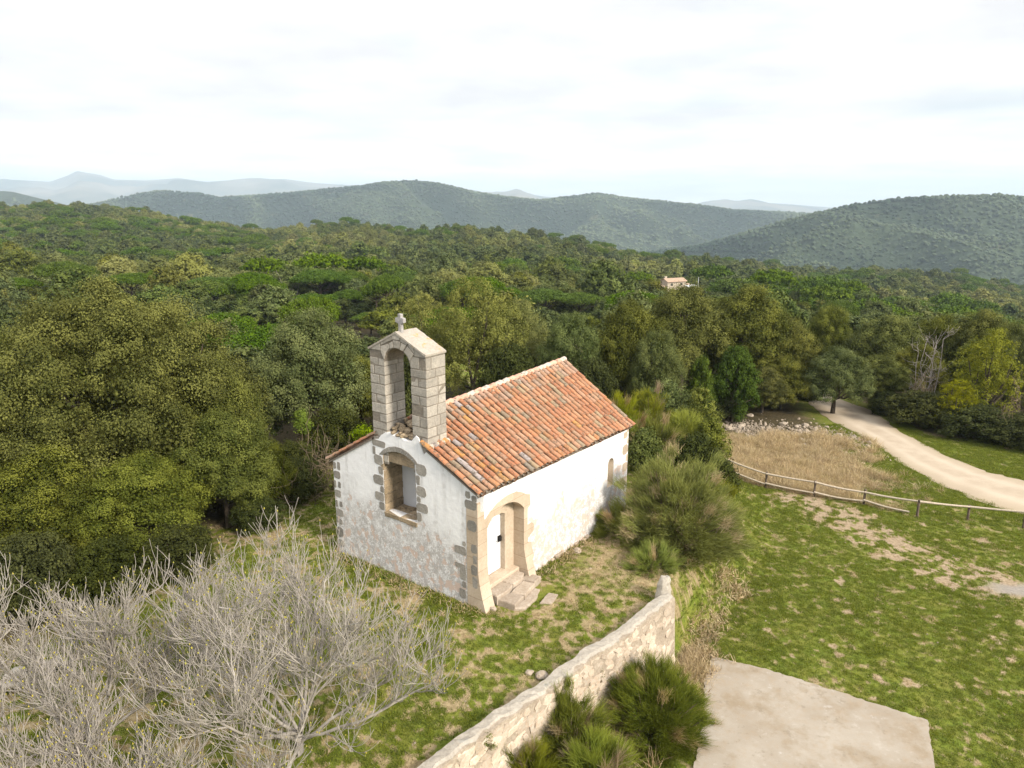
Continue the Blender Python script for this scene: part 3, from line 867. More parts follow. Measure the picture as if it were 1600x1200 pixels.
M.link(M.map(P, (1, 1, 1), (.2, .07, 0), (R(90), 0, 0)), br.inputs['Vector'])
for k_, v_ in (('Scale', 1.0), ('Mortar Size', .008), ('Brick Width', 1.9), ('Row Height', .42), ('Bias', 0.0)):
    br.inputs[k_].default_value = v_
br.inputs['Color1'].default_value = (1, 1, 1, 1); br.inputs['Color2'].default_value = (.86, .84, .82, 1); br.inputs['Mortar'].default_value = (.66, .6, .55, 1)
c = M.mix(1.0, c, br.outputs['Color'], 'MULTIPLY')
M.color(c).bump(M.math('ADD', n1, n2), .4, .02)
PORTALM = M.m
me.materials.append(PORTALM)
add('door_surround', me, chapel)
mb = MB()
DI0, DI1, DIH = .86, 1.77, 2.06
slab(mb, [(DA0 - .1, -.9), (DA0 - .1, DHA + .15), (DA1 + .1, DHA + .15), (DA1 + .1, -.9)], [[(DI0, .13), (DI0, DIH - .04), (1.02, DIH + .02), (1.32, DIH + .04), (1.62, DIH + .02), (DI1, DIH - .04), (DI1, .13)]], .385, .60, to_side, [.5] * 3)
me = mb.mesh('door_frame', [PORTAL]); fix(me); dfr = add('door_frame', me, chapel)
M = Mat('old white painted boards', .6, .3)
P = M.co(); v = M.noise(1.0, 5, .6, M.map(P, (8, 8, .8)))
n2 = M.noise(7, 5)
c = M.mix(M.ramp(v, [(.35, 0), (.65, 1)]), (.66, .68, .71), (.76, .78, .80))
c = M.mix(M.ramp(n2, [(.62, 0), (.70, .8)]), c, (.34, .36, .40))
M.color(c).bump(v, .3, .01)
DOORM = M.m
mb = MB()
nb = 6; bw = (DI1 - DI0 - .02) / nb
for k in range(nb):
    mb.box(DI0 + .01 + k * bw + .004, DI0 + .01 + (k + 1) * bw - .004, .548, .585, .15, DIH + .03, [.5] * 3)
for h in (.45, 1.55):
    mb.box(DI0 + .03, DI1 - .03, .536, .552, h, h + .12, [.5] * 3)
mb.box(DI0, DI1, .583, .60, .13, DIH + .05, [.2] * 3)
door = bevel(mb.obj('door', [DOORM], chapel, label='white painted plank door set deep in the stone portal'), .005)
M = Mat('black iron', .5, .4); M.color((.008, .008, .009)); IRON = M.m
mb = MB()
mb.box(1.60, 1.75, .525, .537, 1.06, 1.28); mb.box(1.63, 1.73, .47, .527, 1.10, 1.24)
bevel(mb.obj('lock', [IRON], door), .008)
mb = MB()
V, F, _ = tubes([(np.array([[1.50, .53, 1.16], [1.50, .50, 1.17], [1.50, .49, 1.12], [1.50, .50, 1.06]]), np.array([.01, .012, .012, .01]))], 6); mb.put(V, F)

mb.obj('handle', [IRON], door)
mb = MB()                                                    # threshold
mb.box(DA0 + .02, DA1 - .02, .14, .5, -.5, .125, [.6] * 3, .008, rng)
bevel(mb.obj('threshold', [PORTAL], chapel), .02)

def rock(mb, c, s, rng, tone=None, flat=1.0, seg=2):
    bm = bmesh.new(); bmesh.ops.create_icosphere(bm, subdivisions=seg, radius=1)
    V = np.array([v.co[:] for v in bm.verts]); F = np.array([[v.index for v in f.verts] for f in bm.faces]); bm.free()
    for k in range(6):                                       # flat broken faces
        n = rng.normal(size=3); n /= np.linalg.norm(n); d = rng.uniform(.55, .85)
        q = V @ n; V = V - np.where(q > d, q - d, 0)[:, None] * n
    V += rng.normal(size=V.shape) * .035
    V = V * np.array(s) * np.array([1, 1, flat])
    a = rng.uniform(0, 6.28); ca, sa = math.cos(a), math.sin(a)
    V = np.stack([V[:, 0] * ca - V[:, 1] * sa, V[:, 0] * sa + V[:, 1] * ca, V[:, 2]], -1) + np.array(c)
    mb.put(V, F, [rng.rand() if tone is None else tone] * 3)

mb = MB()
def flag(mb, pts, h, th, rng, tilt=.02):
    """an irregular flat stone slab"""
    q = wobble(pts, .12, .018, rng.randint(9999)); n = len(q); c = np.mean(q, axis=0); t = rng.uniform(-tilt, tilt, 2)
    z_ = lambda p: h + (p[0] - c[0]) * t[0] + (p[1] - c[1]) * t[1] + rng.uniform(-.006, .006)
    qi = [tuple(c + (np.array(p) - c) * .93) for p in q]
    V = [(x, y, z_((x, y)) - .03) for x, y in q] + [(x, y, z_((x, y))) for x, y in qi] + [(x, y, h - th) for x, y in q]
    col = [rng.rand()] * 3
    mb.put(V, [list(range(n, 2 * n))], col)
    mb.put(V, [[i, (i + 1) % n, n + (i + 1) % n, n + i] for i in range(n)] + [[2 * n + i, 2 * n + (i + 1) % n, (i + 1) % n, i] for i in range(n)], col)
for pts, h in (([(.50, .14), (1.28, .14), (1.34, -.24), (1.05, -.34), (.52, -.30)], .02), ([(1.30, .14), (2.10, .14), (2.12, -.10), (1.75, -.26), (1.36, -.24)], .035),
               ([(.55, -.28), (1.10, -.36), (1.20, -.78), (.62, -.86)], -.10), ([(1.10, -.36), (1.90, -.24), (2.0, -.60), (1.22, -.80)], -.085), ([(1.92, -.08), (2.38, -.10), (2.46, -.52), (2.0, -.58)], -.10),
               ([(.62, -.84), (1.2, -.80), (1.98, -.62), (2.0, -.80), (1.5, -1.0), (.85, -1.10)], -.225), 
               ([(1.35, -1.22), (2.0, -1.12), (2.1, -1.40), (1.55, -1.52)], -.25)):
    flag(mb, pts, h, .3, rng)
me = mb.mesh('doorstep', [STEP]); fix(me); add('doorstep', me, chapel, label='broken pale stone slabs forming the step under the door')

# --- slit window on the side: stone lining splayed inward
mb = MB()
out_ = [(7.37, 1.09), (7.83, 1.09), (7.83, 1.98)] + arch(7.83, 7.37, 1.98, 2.21, 6)[1:-1] + [(7.37, 1.98)]
inn_ = [(7.50, 1.32), (7.68, 1.32), (7.68, 1.92)] + arch(7.68, 7.50, 1.92, 2.02, 6)[1:-1] + [(7.50, 1.92)]
n = len(out_)
mb.put([to_side(p, .002) for p in out_] + [to_side(p, .30) for p in inn_], [[i, (i + 1) % n, n + (i + 1) % n, n + i] for i in range(n)], [.5] * 3)
mb.put([to_side(p, .30) for p in inn_], [list(range(n))], [.0] * 3)
sw = mb.obj('slit_window', [PORTAL], chapel)
M = Mat('dark glass', .2, .5); M.color((.03, .033, .035))
mb = MB(); mb.box(7.51, 7.67, .27, .296, 1.36, 1.96); mb.obj('pane', [M.m], sw)

# --- roof: barrel tiles, each laid singly, coloured one by one
M = Mat('old terracotta tiles', .85, .2)
n1 = M.noise(5, 6, .65); n2 = M.noise(22, 5, .65); n3 = M.noise(60, 3)
c = M.attr('col', 'Color')
c = M.mix(M.ramp(n1, [(.42, 0), (.66, .55)]), c, M.mix(.5, c, (.27, .20, .14)))
c = M.mix(M.ramp(n2, [(.54, 0), (.66, .75)]), c, (.31, .265, .205))
c = M.mix(M.ramp(M.noise(9, 6, .7, M.map(M.co(), (1, 1, 1), (4, 9, 2))), [(.54, 0), (.60, .8)]), c, (.10, .085, .065))
M.color(c).bump(M.math('ADD', n2, n3), .35, .01)
TILE = M.m
PAL = np.array([(.53, .225, .125), (.55, .25, .145), (.48, .195, .11), (.55, .29, .18), (.50, .27, .185), (.43, .25, .17), (.40, .29, .20), (.35, .265, .20), (.29, .25, .22), (.58, .33, .21), (.52, .24, .12)])
PW = np.array([.20, .17, .15, .09, .13, .09, .07, .04, .005, .02, .05]); PW /= PW.sum(); PAL = PAL * np.array([.74, .74, .66])
def tile(mb, p0, p1, side, up, r0, r1, convex, c, seg=6):
    """half-round tile from lower end p0 to upper end p1"""
    p0, p1, side, up = map(np.asarray, (p0, p1, side, up))
    t = np.linspace(0, np.pi, seg + 1)
    s = 1 if convex else -1
    V = []
    for p, r in ((p0, r0), (p1, r1), (p0, r0 - .014)):
        V += [p + side * (r * math.cos(a)) + up * (s * r * .95 * math.sin(a)) for a in t]
    n = seg + 1
    F = [[i, i + 1, n + i + 1, n + i] for i in range(seg)] + [[i, 2 * n + i, 2 * n + i + 1, i + 1] for i in range(seg)]
    mb.put(V, F, c)
mb = MB(); rt = np.random.RandomState(77)
SP = .252; NR = 37
for side_ in (0, 1):
    be = -.13 if side_ == 0 else CW + .16
    for row in range(NR):
        a = -.02 + row * (CL + .08) / (NR - 1)
        for kind in (0, 1):
            aa = a + (SP / 2 if kind else 0)
            if kind and row == NR - 1: continue
            e0 = np.array([aa, be, float(roof_h(aa, be))]); e1 = np.array([aa, RB, float(ridgeH(aa))])
            d = e1 - e0; L = np.linalg.norm(d); d /= L
            sv = np.array([1, 0, (roof_h(aa + .1, be) - roof_h(aa - .1, be)) / .2]); sv /= np.linalg.norm(sv)
            upv = np.cross(d, sv); upv *= np.sign(upv[2])
            nt_ = 10; exl = (L - .05) / nt_
            wob = rt.uniform(-.012, .012)
            for k in range(nt_):
                s0 = k * exl + (rt.uniform(-.03, .03) if k else rt.uniform(-.05, .02)); s1 = min(s0 + exl + .07, L + .03)
                m = e0 + d * ((s0 + s1) / 2)
                if -.05 < m[0] < .80 and 1.95 < m[1] < 4.10: continue
                j = rt.normal(size=2) * .010
                lift = (.0 if kind else .034)
                c = PAL[rt.choice(len(PAL), p=PW)] * rt.uniform(.82, 1.15)
                zone = m[0] < 3.0 and side_ == 0
                if not kind and rt.rand() < (.20 if zone and m[0] < 2.6 else .002): c = c * .5 + .5 * np.array((.46, .22, .03)) * rt.uniform(.8, 1.2)
                if not kind and rt.rand() < (.06 if zone else .001): c = np.array((.30, .26, .25)) * rt.uniform(.8, 1.2)
                if kind: c = c * .30  # pans darkened: shade of the gaps between rows put into the colour
                if m[1] > 2.5 and rt.rand() < .5: c = c * .5 + np.array((.34, .27, .22)) * .5
                p0 = e0 + d * s0 + sv * (j[0] + wob) + upv * (lift + .018); p1 = e0 + d * s1 + sv * (j[1] + wob) + upv * lift
                tile(mb, p0, p1, sv, upv, .090 if not kind else .10, .076 if not kind else .095, not kind, c)
roof = mb.obj('roof', [TILE], chapel, smooth=False)
mb = MB()                                                    # mortar bed under the tiles
GT_ = .84
for b0, b1, a0, a1 in ((-.10, RB, GT_, CL + .08), (RB, CW + .12, GT_, CL + .08), (-.10, 1.86, -.05, GT_), (4.14, CW + .12, -.05, GT_)):
    aa = np.linspace(a0, a1, 30 if a1 > 2 else 4)
    V = [(a, b0, float(roof_h(a, b0)) - .055) for a in aa] + [(a, b1, float(roof_h(a, b1)) - .055) for a in aa]
    n = len(aa)
    mb.put(V, [[i, i + 1, n + i + 1, n + i] for i in range(n - 1)], [.4] * 3)
    V2 = [(a, b0, float(roof_h(a, b0)) - .10) for a in aa] + [(a, b1, float(roof_h(a, b1)) - .10) for a in aa]
    mb.put(V2, [[i, n + i, n + i + 1, i + 1] for i in range(n - 1)], [.4] * 3)
    for i in (0, n - 1):
        mb.put([V[i], V[n + i], V2[n + i], V2[i]], [[0, 1, 2, 3]], [.5] * 3)
mb.obj('roof_bed', [MORTAR], roof)
mb = MB(); a = .86
while a < CL + .05:
    c = np.array((.60, .33, .24)) * rt.uniform(.85, 1.1) if rt.rand() < .75 else np.array((.50, .42, .36))
    h0, h1 = float(ridgeH(a)) - .01, float(ridgeH(a + .40)) - .01
    tile(mb, (a + .42, RB, h1 + .028 + rt.uniform(-.01, .012)), (a, RB, h0 + .012), (0, 1, 0), (0, 0, 1), .125, .105, True, c, 8)
    a += .37
mb.obj('ridge_tiles', [TILE], roof)
mb = MB()
for sgn in (-1, 1):
    for k in range(58):
        a = .9 + k * .138
        hb = float(ridgeH(a))
        rock(mb, (a, RB + sgn * rt.uniform(.12, .15), hb - .075), (.10, rt.uniform(.055, .085), .055), rt, .8, seg=1)
mb.obj('ridge_mortar', [CAPM], roof)

# --- bell gable: squared blocks, voussoirs, cap, cross
B0, B1, GT = 1.83, 4.17, .851
O0, O1, OS = 2.47, 3.53, 6.58
rg = np.random.RandomState(31); piers = []
def block(mb, d0, d1, b0, b1, h0, h1, rg, g=.012):
    mb.box(d0 + g + rg.uniform(-.004, .008), d1 - g - rg.uniform(-.004, .008), b0 + g + rg.uniform(-.006, .006), b1 - g + rg.uniform(-.006, .006), h0 + g, h1 - g, [rg.rand()] * 3, .005, rg)
D0 = .012
for (p0, p1) in ((B0, O0), (O1, B1)):
    bg_ = MB(); piers.append(bg_)
    h = 3.45; k = 0
    while h < 6.95:
        t = h + rg.uniform(.24, .34)
        if 6.95 - t < .14: t = 6.95
        pj = rg.uniform(.35, .65)
        mid = p0 + (p1 - p0) * (pj if k % 2 else (.28 if rg.rand() < .5 else .72))
        ds = D0 + (GT - D0) * rg.uniform(.35, .65)
        if k % 2:
            for (x0, x1) in ((p0, mid), (mid, p1)):
                dz = D0 + (GT - D0) * rg.uniform(.25, .75)
                block(bg_, D0, dz, x0, x1, h, t, rg); block(bg_, dz, GT, x0, x1, h, t, rg)
        else:
            block(bg_, D0, ds, p0, p1 if rg.rand() < .55 else mid, h, t, rg)
            block(bg_, D0, ds, mid, p1, h, t - .002, rg) if rg.rand() < .0 else None
            b_ = p1
            block(bg_, ds, GT, p0, p1, h, t, rg)
            if bg_.v[-2][:, 1].max() < p1 - .05:
                block(bg_, D0, ds, mid, p1, h, t, rg)
        h = t; k += 1
G = [[(4.16, 6.97), (3.67, 7.23), (3.66, 6.96), (4.15, 6.96)], [(3.65, 7.25), (3.55, 7.29), (3.53, 7.18), (3.64, 7.13)], [(3.53, 7.3), (3.19, 7.46), (3.15, 7.34), (3.53, 7.17)],
     [(3.64, 7.11), (3.32, 7.2), (3.28, 7.08), (3.46, 6.9), (3.53, 6.70), (3.65, 6.92)], [(3.29, 7.22), (3.15, 7.29), (3.11, 7.11), (3.26, 7.06)], [(3.12, 7.33), (2.81, 7.32), (2.86, 7.10), (3.1, 7.11)],
     [(2.79, 7.29), (2.58, 7.24), (2.73, 7.05), (2.85, 7.08)], [(2.54, 7.22), (2.3, 7.01), (2.47, 6.80), (2.53, 6.92), (2.69, 7.05)], [(3.18, 7.47), (3.0, 7.56), (2.82, 7.47), (2.85, 7.36), (3.14, 7.35)],
     [(2.81, 7.46), (2.49, 7.32), (2.56, 7.25), (2.83, 7.33)], [(2.47, 7.31), (2.29, 7.22), (2.29, 7.04), (2.52, 7.24)], [(2.27, 7.22), (1.84, 7.03), (1.84, 6.96), (2.27, 6.96)],
     [(2.47, 6.98), (2.30, 6.98), (2.46, 6.80)], [(3.66, 6.96), (3.53, 6.96), (3.53, 6.72)]]
mb = MB()                                                    # mortar core showing in the joints
core = [(B0 + .02, 3.4), (B0 + .02, 7.02), (3.0, 7.54), (B1 - .02, 6.97), (B1 - .02, 3.4), (O1 + .02, 3.4), (O1 + .02, OS)] + arch(O1 + .015, O0 - .015, OS, 7.10, 12)[1:-1] + [(O0 - .02, OS), (O0 - .02, 3.4)]
slab(mb, core, [], D0 + .018, GT - .024, to_facade, [.5] * 3)
me = mb.mesh('bell_gable', [MORTAR]); fix(me); bell = add('bell_gable', me, chapel)
for p_ in piers:
    bevel(p_.obj('pier', [ASHLAR], bell), .014)
mb = MB()
for g in G[:12]:
    c0 = np.mean(g, axis=0); q = [tuple(c0 + (np.array(p) - c0) * .972) for p in g]; n = len(q); c = [rg.rand()] * 3
    V = [to_facade(p, D0 - .004) for p in q] + [to_facade(p, GT - .006) for p in q]
    mb.put(V[:n], [list(range(n))], c); mb.put(V[n:], [list(range(n))[::-1]], c)
    mb.put(V, [[i, n + i, n + (i + 1) % n, (i + 1) % n] for i in range(n)], c)
me = mb.mesh('arch_stones', [ASHLAR]); fix(me); bevel(add('arch_stones', me, bell), .012)
mb = MB()
for (q, hq) in (((B0 - .015, 7.055), (3.0, 7.60)), ((3.0, 7.60), (B1 + .015, 7.0))):
    pts = [q, hq, (hq[0], hq[1] - .05), (q[0], q[1] - .05)]
    n = 14
    V = []
    for i in range(n + 1):
        t = i / n; x = q[0] + (hq[0] - q[0]) * t; h_ = q[1] + (hq[1] - q[1]) * t
        for d in (-.012, .28, .57, GT + .015):
            V.append((d + rg.uniform(-.008, .008), x, h_ + rg.uniform(-.007, .007)))
        for d in (-.012, GT + .015):
            V.append((d, x, h_ - .06))
    F = []
    for i in range(n):
        o, p = i * 6, i * 6 + 6
        F += [[o, p, p + 1, o + 1], [o + 1, p + 1, p + 2, o + 2], [o + 2, p + 2, p + 3, o + 3], [o, o + 4, p + 4, p], [o + 3, p + 3, p + 5, o + 5]]
    for e_ in (0, n * 6):
        F += [[e_, e_ + 1, e_ + 5, e_ + 4], [e_ + 1, e_ + 2, e_ + 3, e_ + 5]]
    mb.put(V, F, [.5] * 3)
me = mb.mesh('gable_cap', [CAPM]); fix(me); add('gable_cap', me, bell)
M = Mat('grey cross stone', .95, .1); n1 = M.noise(9, 6)
M.color(M.ramp(n1, [(.3, (.22, .21, .205)), (.7, (.42, .40, .39))])).bump(n1, .5, .02)
mb = MB()
cb, cd, ch = 2.965, .20, 7.53
cp = [(-.085, 0), (-.075, .12), (-.068, .34), (-.13, .34), (-.17, .37), (-.215, .36), (-.215, .52), (-.17, .51), (-.13, .54), (-.07, .54), (-.085, .66), (.085, .66), (.07, .54), (.13, .54), (.17, .51), (.215, .52), (.215, .36), (.17, .37), (.13, .34), (.068, .34), (.075, .12), (.085, 0)]
slab(mb, [(cb + x * .78, ch + y * .86) for x, y in cp], [], cd - .055, cd + .055, to_facade, [.5] * 3)
me = mb.mesh('cross', [M.m]); fix(me); bevel(add('cross', me, bell, label='small grey stone cross on the peak of the bell gable'), .018)
mb = MB()                                                    # rubble heaped in the opening
for k in range(46):
    d = rg.uniform(.06, .80); b = rg.uniform(O0 + .03, O1 - .03)
    top_ = 4.30 + .30 * d + .12 * rg.rand() + .10 * (b - O0)
    rock(mb, (d, b, top_), (rg.uniform(.07, .19), rg.uniform(.06, .16), rg.uniform(.04, .09)), rg)
mb.box(.05, .83, O0 - .02, O1 + .02, 3.5, 4.30, [.3] * 3)
mb.obj('rubble_fill', [NICHE], bell)
mb = MB()                                                    # mortar fillet where the gable meets the tiles
for k in range(16):
    a = .02 + k * .055
    rock(mb, (a, B0 - .03, float(roof_h(a, B0)) + .02), (.07, .10, .10), rg, .9, seg=1)
mb.obj('flashing', [CAPM], bell)
# ------------------------------------------------------------------ terrace wall, low wall, fence, farm, loose stones
def P2(px, py, z):
    u = (px - 800) / 1145.6; s = float(slope_of(py)); 
    v = (py - 600) / 1145.6
    Y = (CAM_H - z) / s
    return (u * Y / (math.cos(PITCH) - v * math.sin(PITCH)), Y, z)

rw = np.random.RandomState(8)
WL = np.array([(-6.6, 7.85), (-2.15, 12.25), (1.0, 15.55), (4.62, 19.3)])
def along(P, s):
    d = np.r_[0, np.cumsum(np.linalg.norm(np.diff(P, axis=0), axis=1))]
    return np.array([np.interp(s, d, P[:, 0]), np.interp(s, d, P[:, 1])]), d[-1]
_, WLEN = along(WL, 0)
def wtop(s):
    e = WLEN - s
    return -.02 + .04 * math.sin(s * 1.7) + .09 * (float(vn(np.array(s * 2.7), np.array(1.0), 12)) - .5) + .10 * max(0, 1 - e / 1.6)
root = thing('terrace_wall', (4.62, 19.3, -2.2), 0, 'pale rubble stone retaining wall with a light mortar top running below the chapel yard', 'stone wall')
inv = np.array([4.62, 19.3, -2.2])
mb = MB(); ss = np.linspace(0, WLEN, 90)
rings = []
for s in ss:
    p, _ = along(WL, s); q, _ = along(WL, min(WLEN, s + .1)); q0, _ = along(WL, max(0, s - .1))
    t = q - q0; t /= np.linalg.norm(t); n = np.array([t[1], -t[0]])          # n points to the field side
    h = wtop(s) - .03
    o = p + n * .17; o2 = p + n * .34; i = p - n * .20
    rings.append([(*i, -1.2), (*i, h), (*o, h), (*o2, -2.9)])
V = np.array(rings).reshape(-1, 3) - inv
F = []
for k in range(len(ss) - 1):
    for j in range(3):
        F.append([k * 4 + j, k * 4 + 4 + j, k * 4 + 5 + j, k * 4 + 1 + j])
mb.put(V, F, [.6] * 3)
e_ = (len(ss) - 1) * 4
mb.put(V[[0, 1, 2, 3]], [[0, 1, 2, 3]], [.5] * 3); mb.put(V[e_:e_ + 4], [[3, 2, 1, 0]], [.5] * 3)
WALLM = stone_mat('pale wall mortar', (.29, .24, .185), (.41, .35, .28), (.20, .16, .12))
WALLS = stone_mat('pale limestone rubble', (.42, .36, .285), (.56, .50, .42), (.42, .29, .20))
mb.obj('masonry', [WALLM], root)
mb = MB()
s = .1
while s < WLEN - .05:
    p, _ = along(WL, s); q, _ = along(WL, min(WLEN, s + .1)); q0, _ = along(WL, max(0, s - .1))
    t = q - q0; t /= np.linalg.norm(t); n = np.array([t[1], -t[0]])
    z = wtop(s) - .12 + rw.uniform(-.05, .03)
    while z > -2.75:
        hh = rw.uniform(.06, .145); ww = rw.uniform(.09, .22)
        z -= hh * .8
        f = (wtop(s) - z) / 2.9
        o = p + n * (.17 + .17 * f - .045) + t * rw.uniform(-.07, .07)
        if rw.rand() < .93 and not (WLEN - s < 1.2 and rw.rand() < .55):
            bm = bmesh.new(); bmesh.ops.create_cube(bm, size=1.7); bmesh.ops.subdivide_edges(bm, edges=bm.edges[:], cuts=2, use_grid_fill=True); bmesh.ops.triangulate(bm, faces=bm.faces[:])
            Vr = np.array([v.co[:] for v in bm.verts]); Fr = np.array([[v.index for v in f_.verts] for f_ in bm.faces]); bm.free()
            for k in range(6):
                nn = rw.normal(size=3) * np.array([1, .35, 1]); nn /= np.linalg.norm(nn); d = rw.uniform(.62, .95); qd = Vr @ nn
                Vr = Vr - np.where(qd > d, qd - d, 0)[:, None] * nn
            a = rw.uniform(-.7, .7); ca, sa = math.cos(a), math.sin(a)
            X = Vr[:, 0] * ww * 1.12; Z = Vr[:, 2] * hh * 1.15
            X, Z = X * ca - Z * sa, X * sa + Z * ca
            Y_ = np.clip(Vr[:, 1], -.6, .6) * .085 + rw.uniform(-.015, .025) + Vr[:, 0] * rw.uniform(-.015, .015)
            Wd = np.array([*o, z]) + X[:, None] * np.array([*t, 0]) + Y_[:, None] * np.array([*n, 0]) + Z[:, None] * np.array([0, 0, 1.0])
            mb.put(Wd - inv, Fr, [float(np.clip(rw.normal(.5, .27), 0, 1))] * 3)
        z -= hh * .8
    s += rw.uniform(.16, .24)
sf = mb.obj('stone_facing', [WALLS], root, kind='stuff')
mb = MB(); s = 0.0; r6 = np.random.RandomState(6)
ss = np.linspace(0, WLEN, 140); V = []; F = []
for k, s in enumerate(ss):
    p, _ = along(WL, s); q, _ = along(WL, min(WLEN, s + .1)); q0, _ = along(WL, max(0, s - .1))
    t = q - q0; t /= np.linalg.norm(t); n = np.array([t[1], -t[0]]); h = wtop(s)
    i0 = -.20 + .03 * (vn(s * 2.2, 0, 3) - .5) * 2 + r6.uniform(-.008, .008); o0 = .13 + .07 * (vn(s * 3.1, 5, 4) - .5) * 2 + r6.uniform(-.03, .03)
    for x, z in ((i0, h - .25), (i0, h + r6.uniform(-.01, .01)), (i0 * .3, h + .015 + r6.uniform(-.02, .02)), (o0 * .5, h + .02 + r6.uniform(-.012, .012)), (o0, h - .015 + r6.uniform(-.015, .01)), (o0, h - .07 + r6.uniform(-.04, .03))):
        V.append((*(p + n * x), z))
    if k:
        for j in range(5):
            F.append([k * 6 - 6 + j, k * 6 + j, k * 6 + j + 1, k * 6 - 6 + j + 1])
mb.put(np.array(V) - inv, F, [.5] * 3)
mb.put(np.array(V[-6:]) - inv, [[5, 4, 3, 2, 1, 0]], [.5] * 3)
COPE = stone_mat('weathered wall coping', (.33, .30, .255), (.41, .375, .32), (.25, .22, .18), (.30, .29, .26), .06)
mb.obj('coping', [COPE], root)
mb = MB()
V, F, _ = tubes([([(4.46, 19.52, -.25), (4.48, 19.55, -.05), (4.50, 19.58, .12), (4.50, 19.62, .26), (4.53, 19.64, .40), (4.54, 19.66, .50), (4.54, 19.66, .505)], [.27, .25, .22, .20, .185, .15, .01])], 7)
V = V + rw.normal(size=V.shape) * .016
mb.put(V - inv, F, [.55] * 3)
bevel(mb.obj('end_post', [COPE], root), .04, 3)

mb = MB()
for k in range(60):
    t = rw.rand(); x, y = -14.2 + 2.4 * t, 14.6 + 2.1 * t
    rock(mb, (x + rw.uniform(-.18, .18), y + rw.uniform(-.18, .18), -.30 - .12 * max(0, -9.5 - x) + rw.uniform(-.1, .42)), (.2, .17, .13), rw)
tag(mb.obj('low_wall', [COPE]), 'low crumbling stone wall at the yard edge behind the bare fig trees', 'stone wall')

# fence: round posts and two sagging rails
def wood_mat(name, a, b):
    M = Mat(name, .9, .15)
    M.color(M.mix(M.ramp(M.noise(30, 4, .6, M.map(M.co(), (1, 1, .15))), [(.35, 0), (.65, 1)]), a, b)); return M.m
POSTW = wood_mat('weathered brown post', (.06, .045, .033), (.17, .13, .10)); RAILW = wood_mat('bleached grey rail', (.30, .25, .19), (.50, .43, .34))
fz = [gz(x, y) for x, y in FENCE]
fence = thing('rail_fence', (FENCE[0][0], FENCE[0][1], fz[0]), 0, 'rustic wooden fence of brown round posts and grey sagging rails along the meadow', 'fence')
fo = np.array([FENCE[0][0], FENCE[0][1], fz[0]])
PH = [.82, .82, .86, .85, .80, .84, .72, .84]
for k, (x, y) in enumerate(FENCE):
    lx, ly = rw.uniform(-.03, .03, 2)
    V, F, _ = tubes([([(x, y, fz[k] - .3), (x + lx * .5, y + ly * .5, fz[k] + PH[k] * .5), (x + lx, y + ly, fz[k] + PH[k] - .02), (x + lx, y + ly, fz[k] + PH[k])], [.062, .058, .055, .045])], 8)
    mb = MB(); mb.put(V - fo, F); n = len(V); mb.put(V[-8:] - fo, [list(range(8))[::-1]])
    mb.obj('post', [POSTW], fence, True)
def rail(p, q, sag, r=.052):
    t = np.linspace(0, 1, 7)[:, None]
    P = np.array(p) * (1 - t) + np.array(q) * t; P[:, 2] -= sag * np.sin(np.pi * t[:, 0])
    V, F, _ = tubes([(P, np.linspace(r, r * .85, 7))], 8); mb = MB(); mb.put(V - fo, F); mb.obj('rail', [RAILW], fence, True)
for k in range(len(FENCE) - 1):
    a, b = FENCE[k], FENCE[k + 1]
    d = (b - a) / np.linalg.norm(b - a); n = np.array([d[1], -d[0]]) * .07
    sag = [.02, .03, .02, .05, .04, .02, .01][k]
    rail((*(a + n), fz[k] + PH[k] - [.06, .06, .08, .06, .14, .06, .05, .06][k]), (*(b + n - d * .03), fz[k + 1] + PH[k + 1] - [.06, .08, .06, .14, .06, .05, .06, .06][k]), sag)
    if k < 5:
        e = b if k < 4 else a + (b - a) * .86
        rail((*(a + n), fz[k] + .27), (*(e + n), fz[k + 1] + .22 - (.05 if k == 4 else 0)), sag * 1.4)

# the far farm among the trees
FY = 272.0
fx, _, _ = at(1052, 440, FY); fgz = gz(fx, FY)
FS = .85
farm = thing('farmhouse', (fx, FY, fgz), R(24), 'pale stone farmhouse with a low tiled roof far off in the wood', 'house')
farm.scale = (FS * 1.45, FS * 1.1, FS * .95)
M = Mat('farm wall', .9, .1); M.color(M.mix(M.noise(.8, 5), (.36, .31, .24), (.46, .40, .32))); FW = M.m
mb = MB(); mb.box(-3.3, 3.3, -2.4, 2.4, -1, 6.2); mb.put([(-3.3, -2.4, 6.2), (-3.3, 2.4, 6.2), (-3.3, 0, 7.3), (3.3, -2.4, 6.2), (3.3, 2.4, 6.2), (3.3, 0, 7.3)], [[0, 1, 2], [3, 5, 4]])
mb.box(3.3, 6.5, -2, 2.2, -1, 3.9); mb.box(-6.6, -3.3, -1.4, 2.2, -1, 4.2)
mb.obj('wall', [FW], farm)
M = Mat('farm tiles', .9, .1); M.color(M.mix(M.noise(1.5, 5), (.30, .20, .14), (.40, .30, .22))); FR = M.m
mb = MB()
for sgn in (-1, 1):
    y0, y1 = sgn * 2.9, 0
    mb.put([(-3.6, y0, 6.05), (3.6, y0, 6.05), (3.6, y1, 7.42), (-3.6, y1, 7.42), (-3.6, y0, 5.9), (3.6, y0, 5.9), (3.6, y1, 7.27), (-3.6, y1, 7.27)], [[0, 1, 2, 3], [4, 7, 6, 5], [0, 4, 5, 1], [1, 5, 6, 2], [3, 2, 6, 7], [0, 3, 7, 4]])
mb.put([(3.32, -2.5, 3.75), (6.9, -2.5, 3.6), (6.9, 2.6, 4.3), (3.32, 2.6, 4.45), (3.32, -2.5, 3.55), (6.9, -2.5, 3.4), (6.9, 2.6, 4.1), (3.32, 2.6, 4.25)], [[0, 1, 2, 3], [4, 7, 6, 5], [0, 4, 5, 1], [1, 5, 6, 2], [3, 2, 6, 7], [0, 3, 7, 4]])
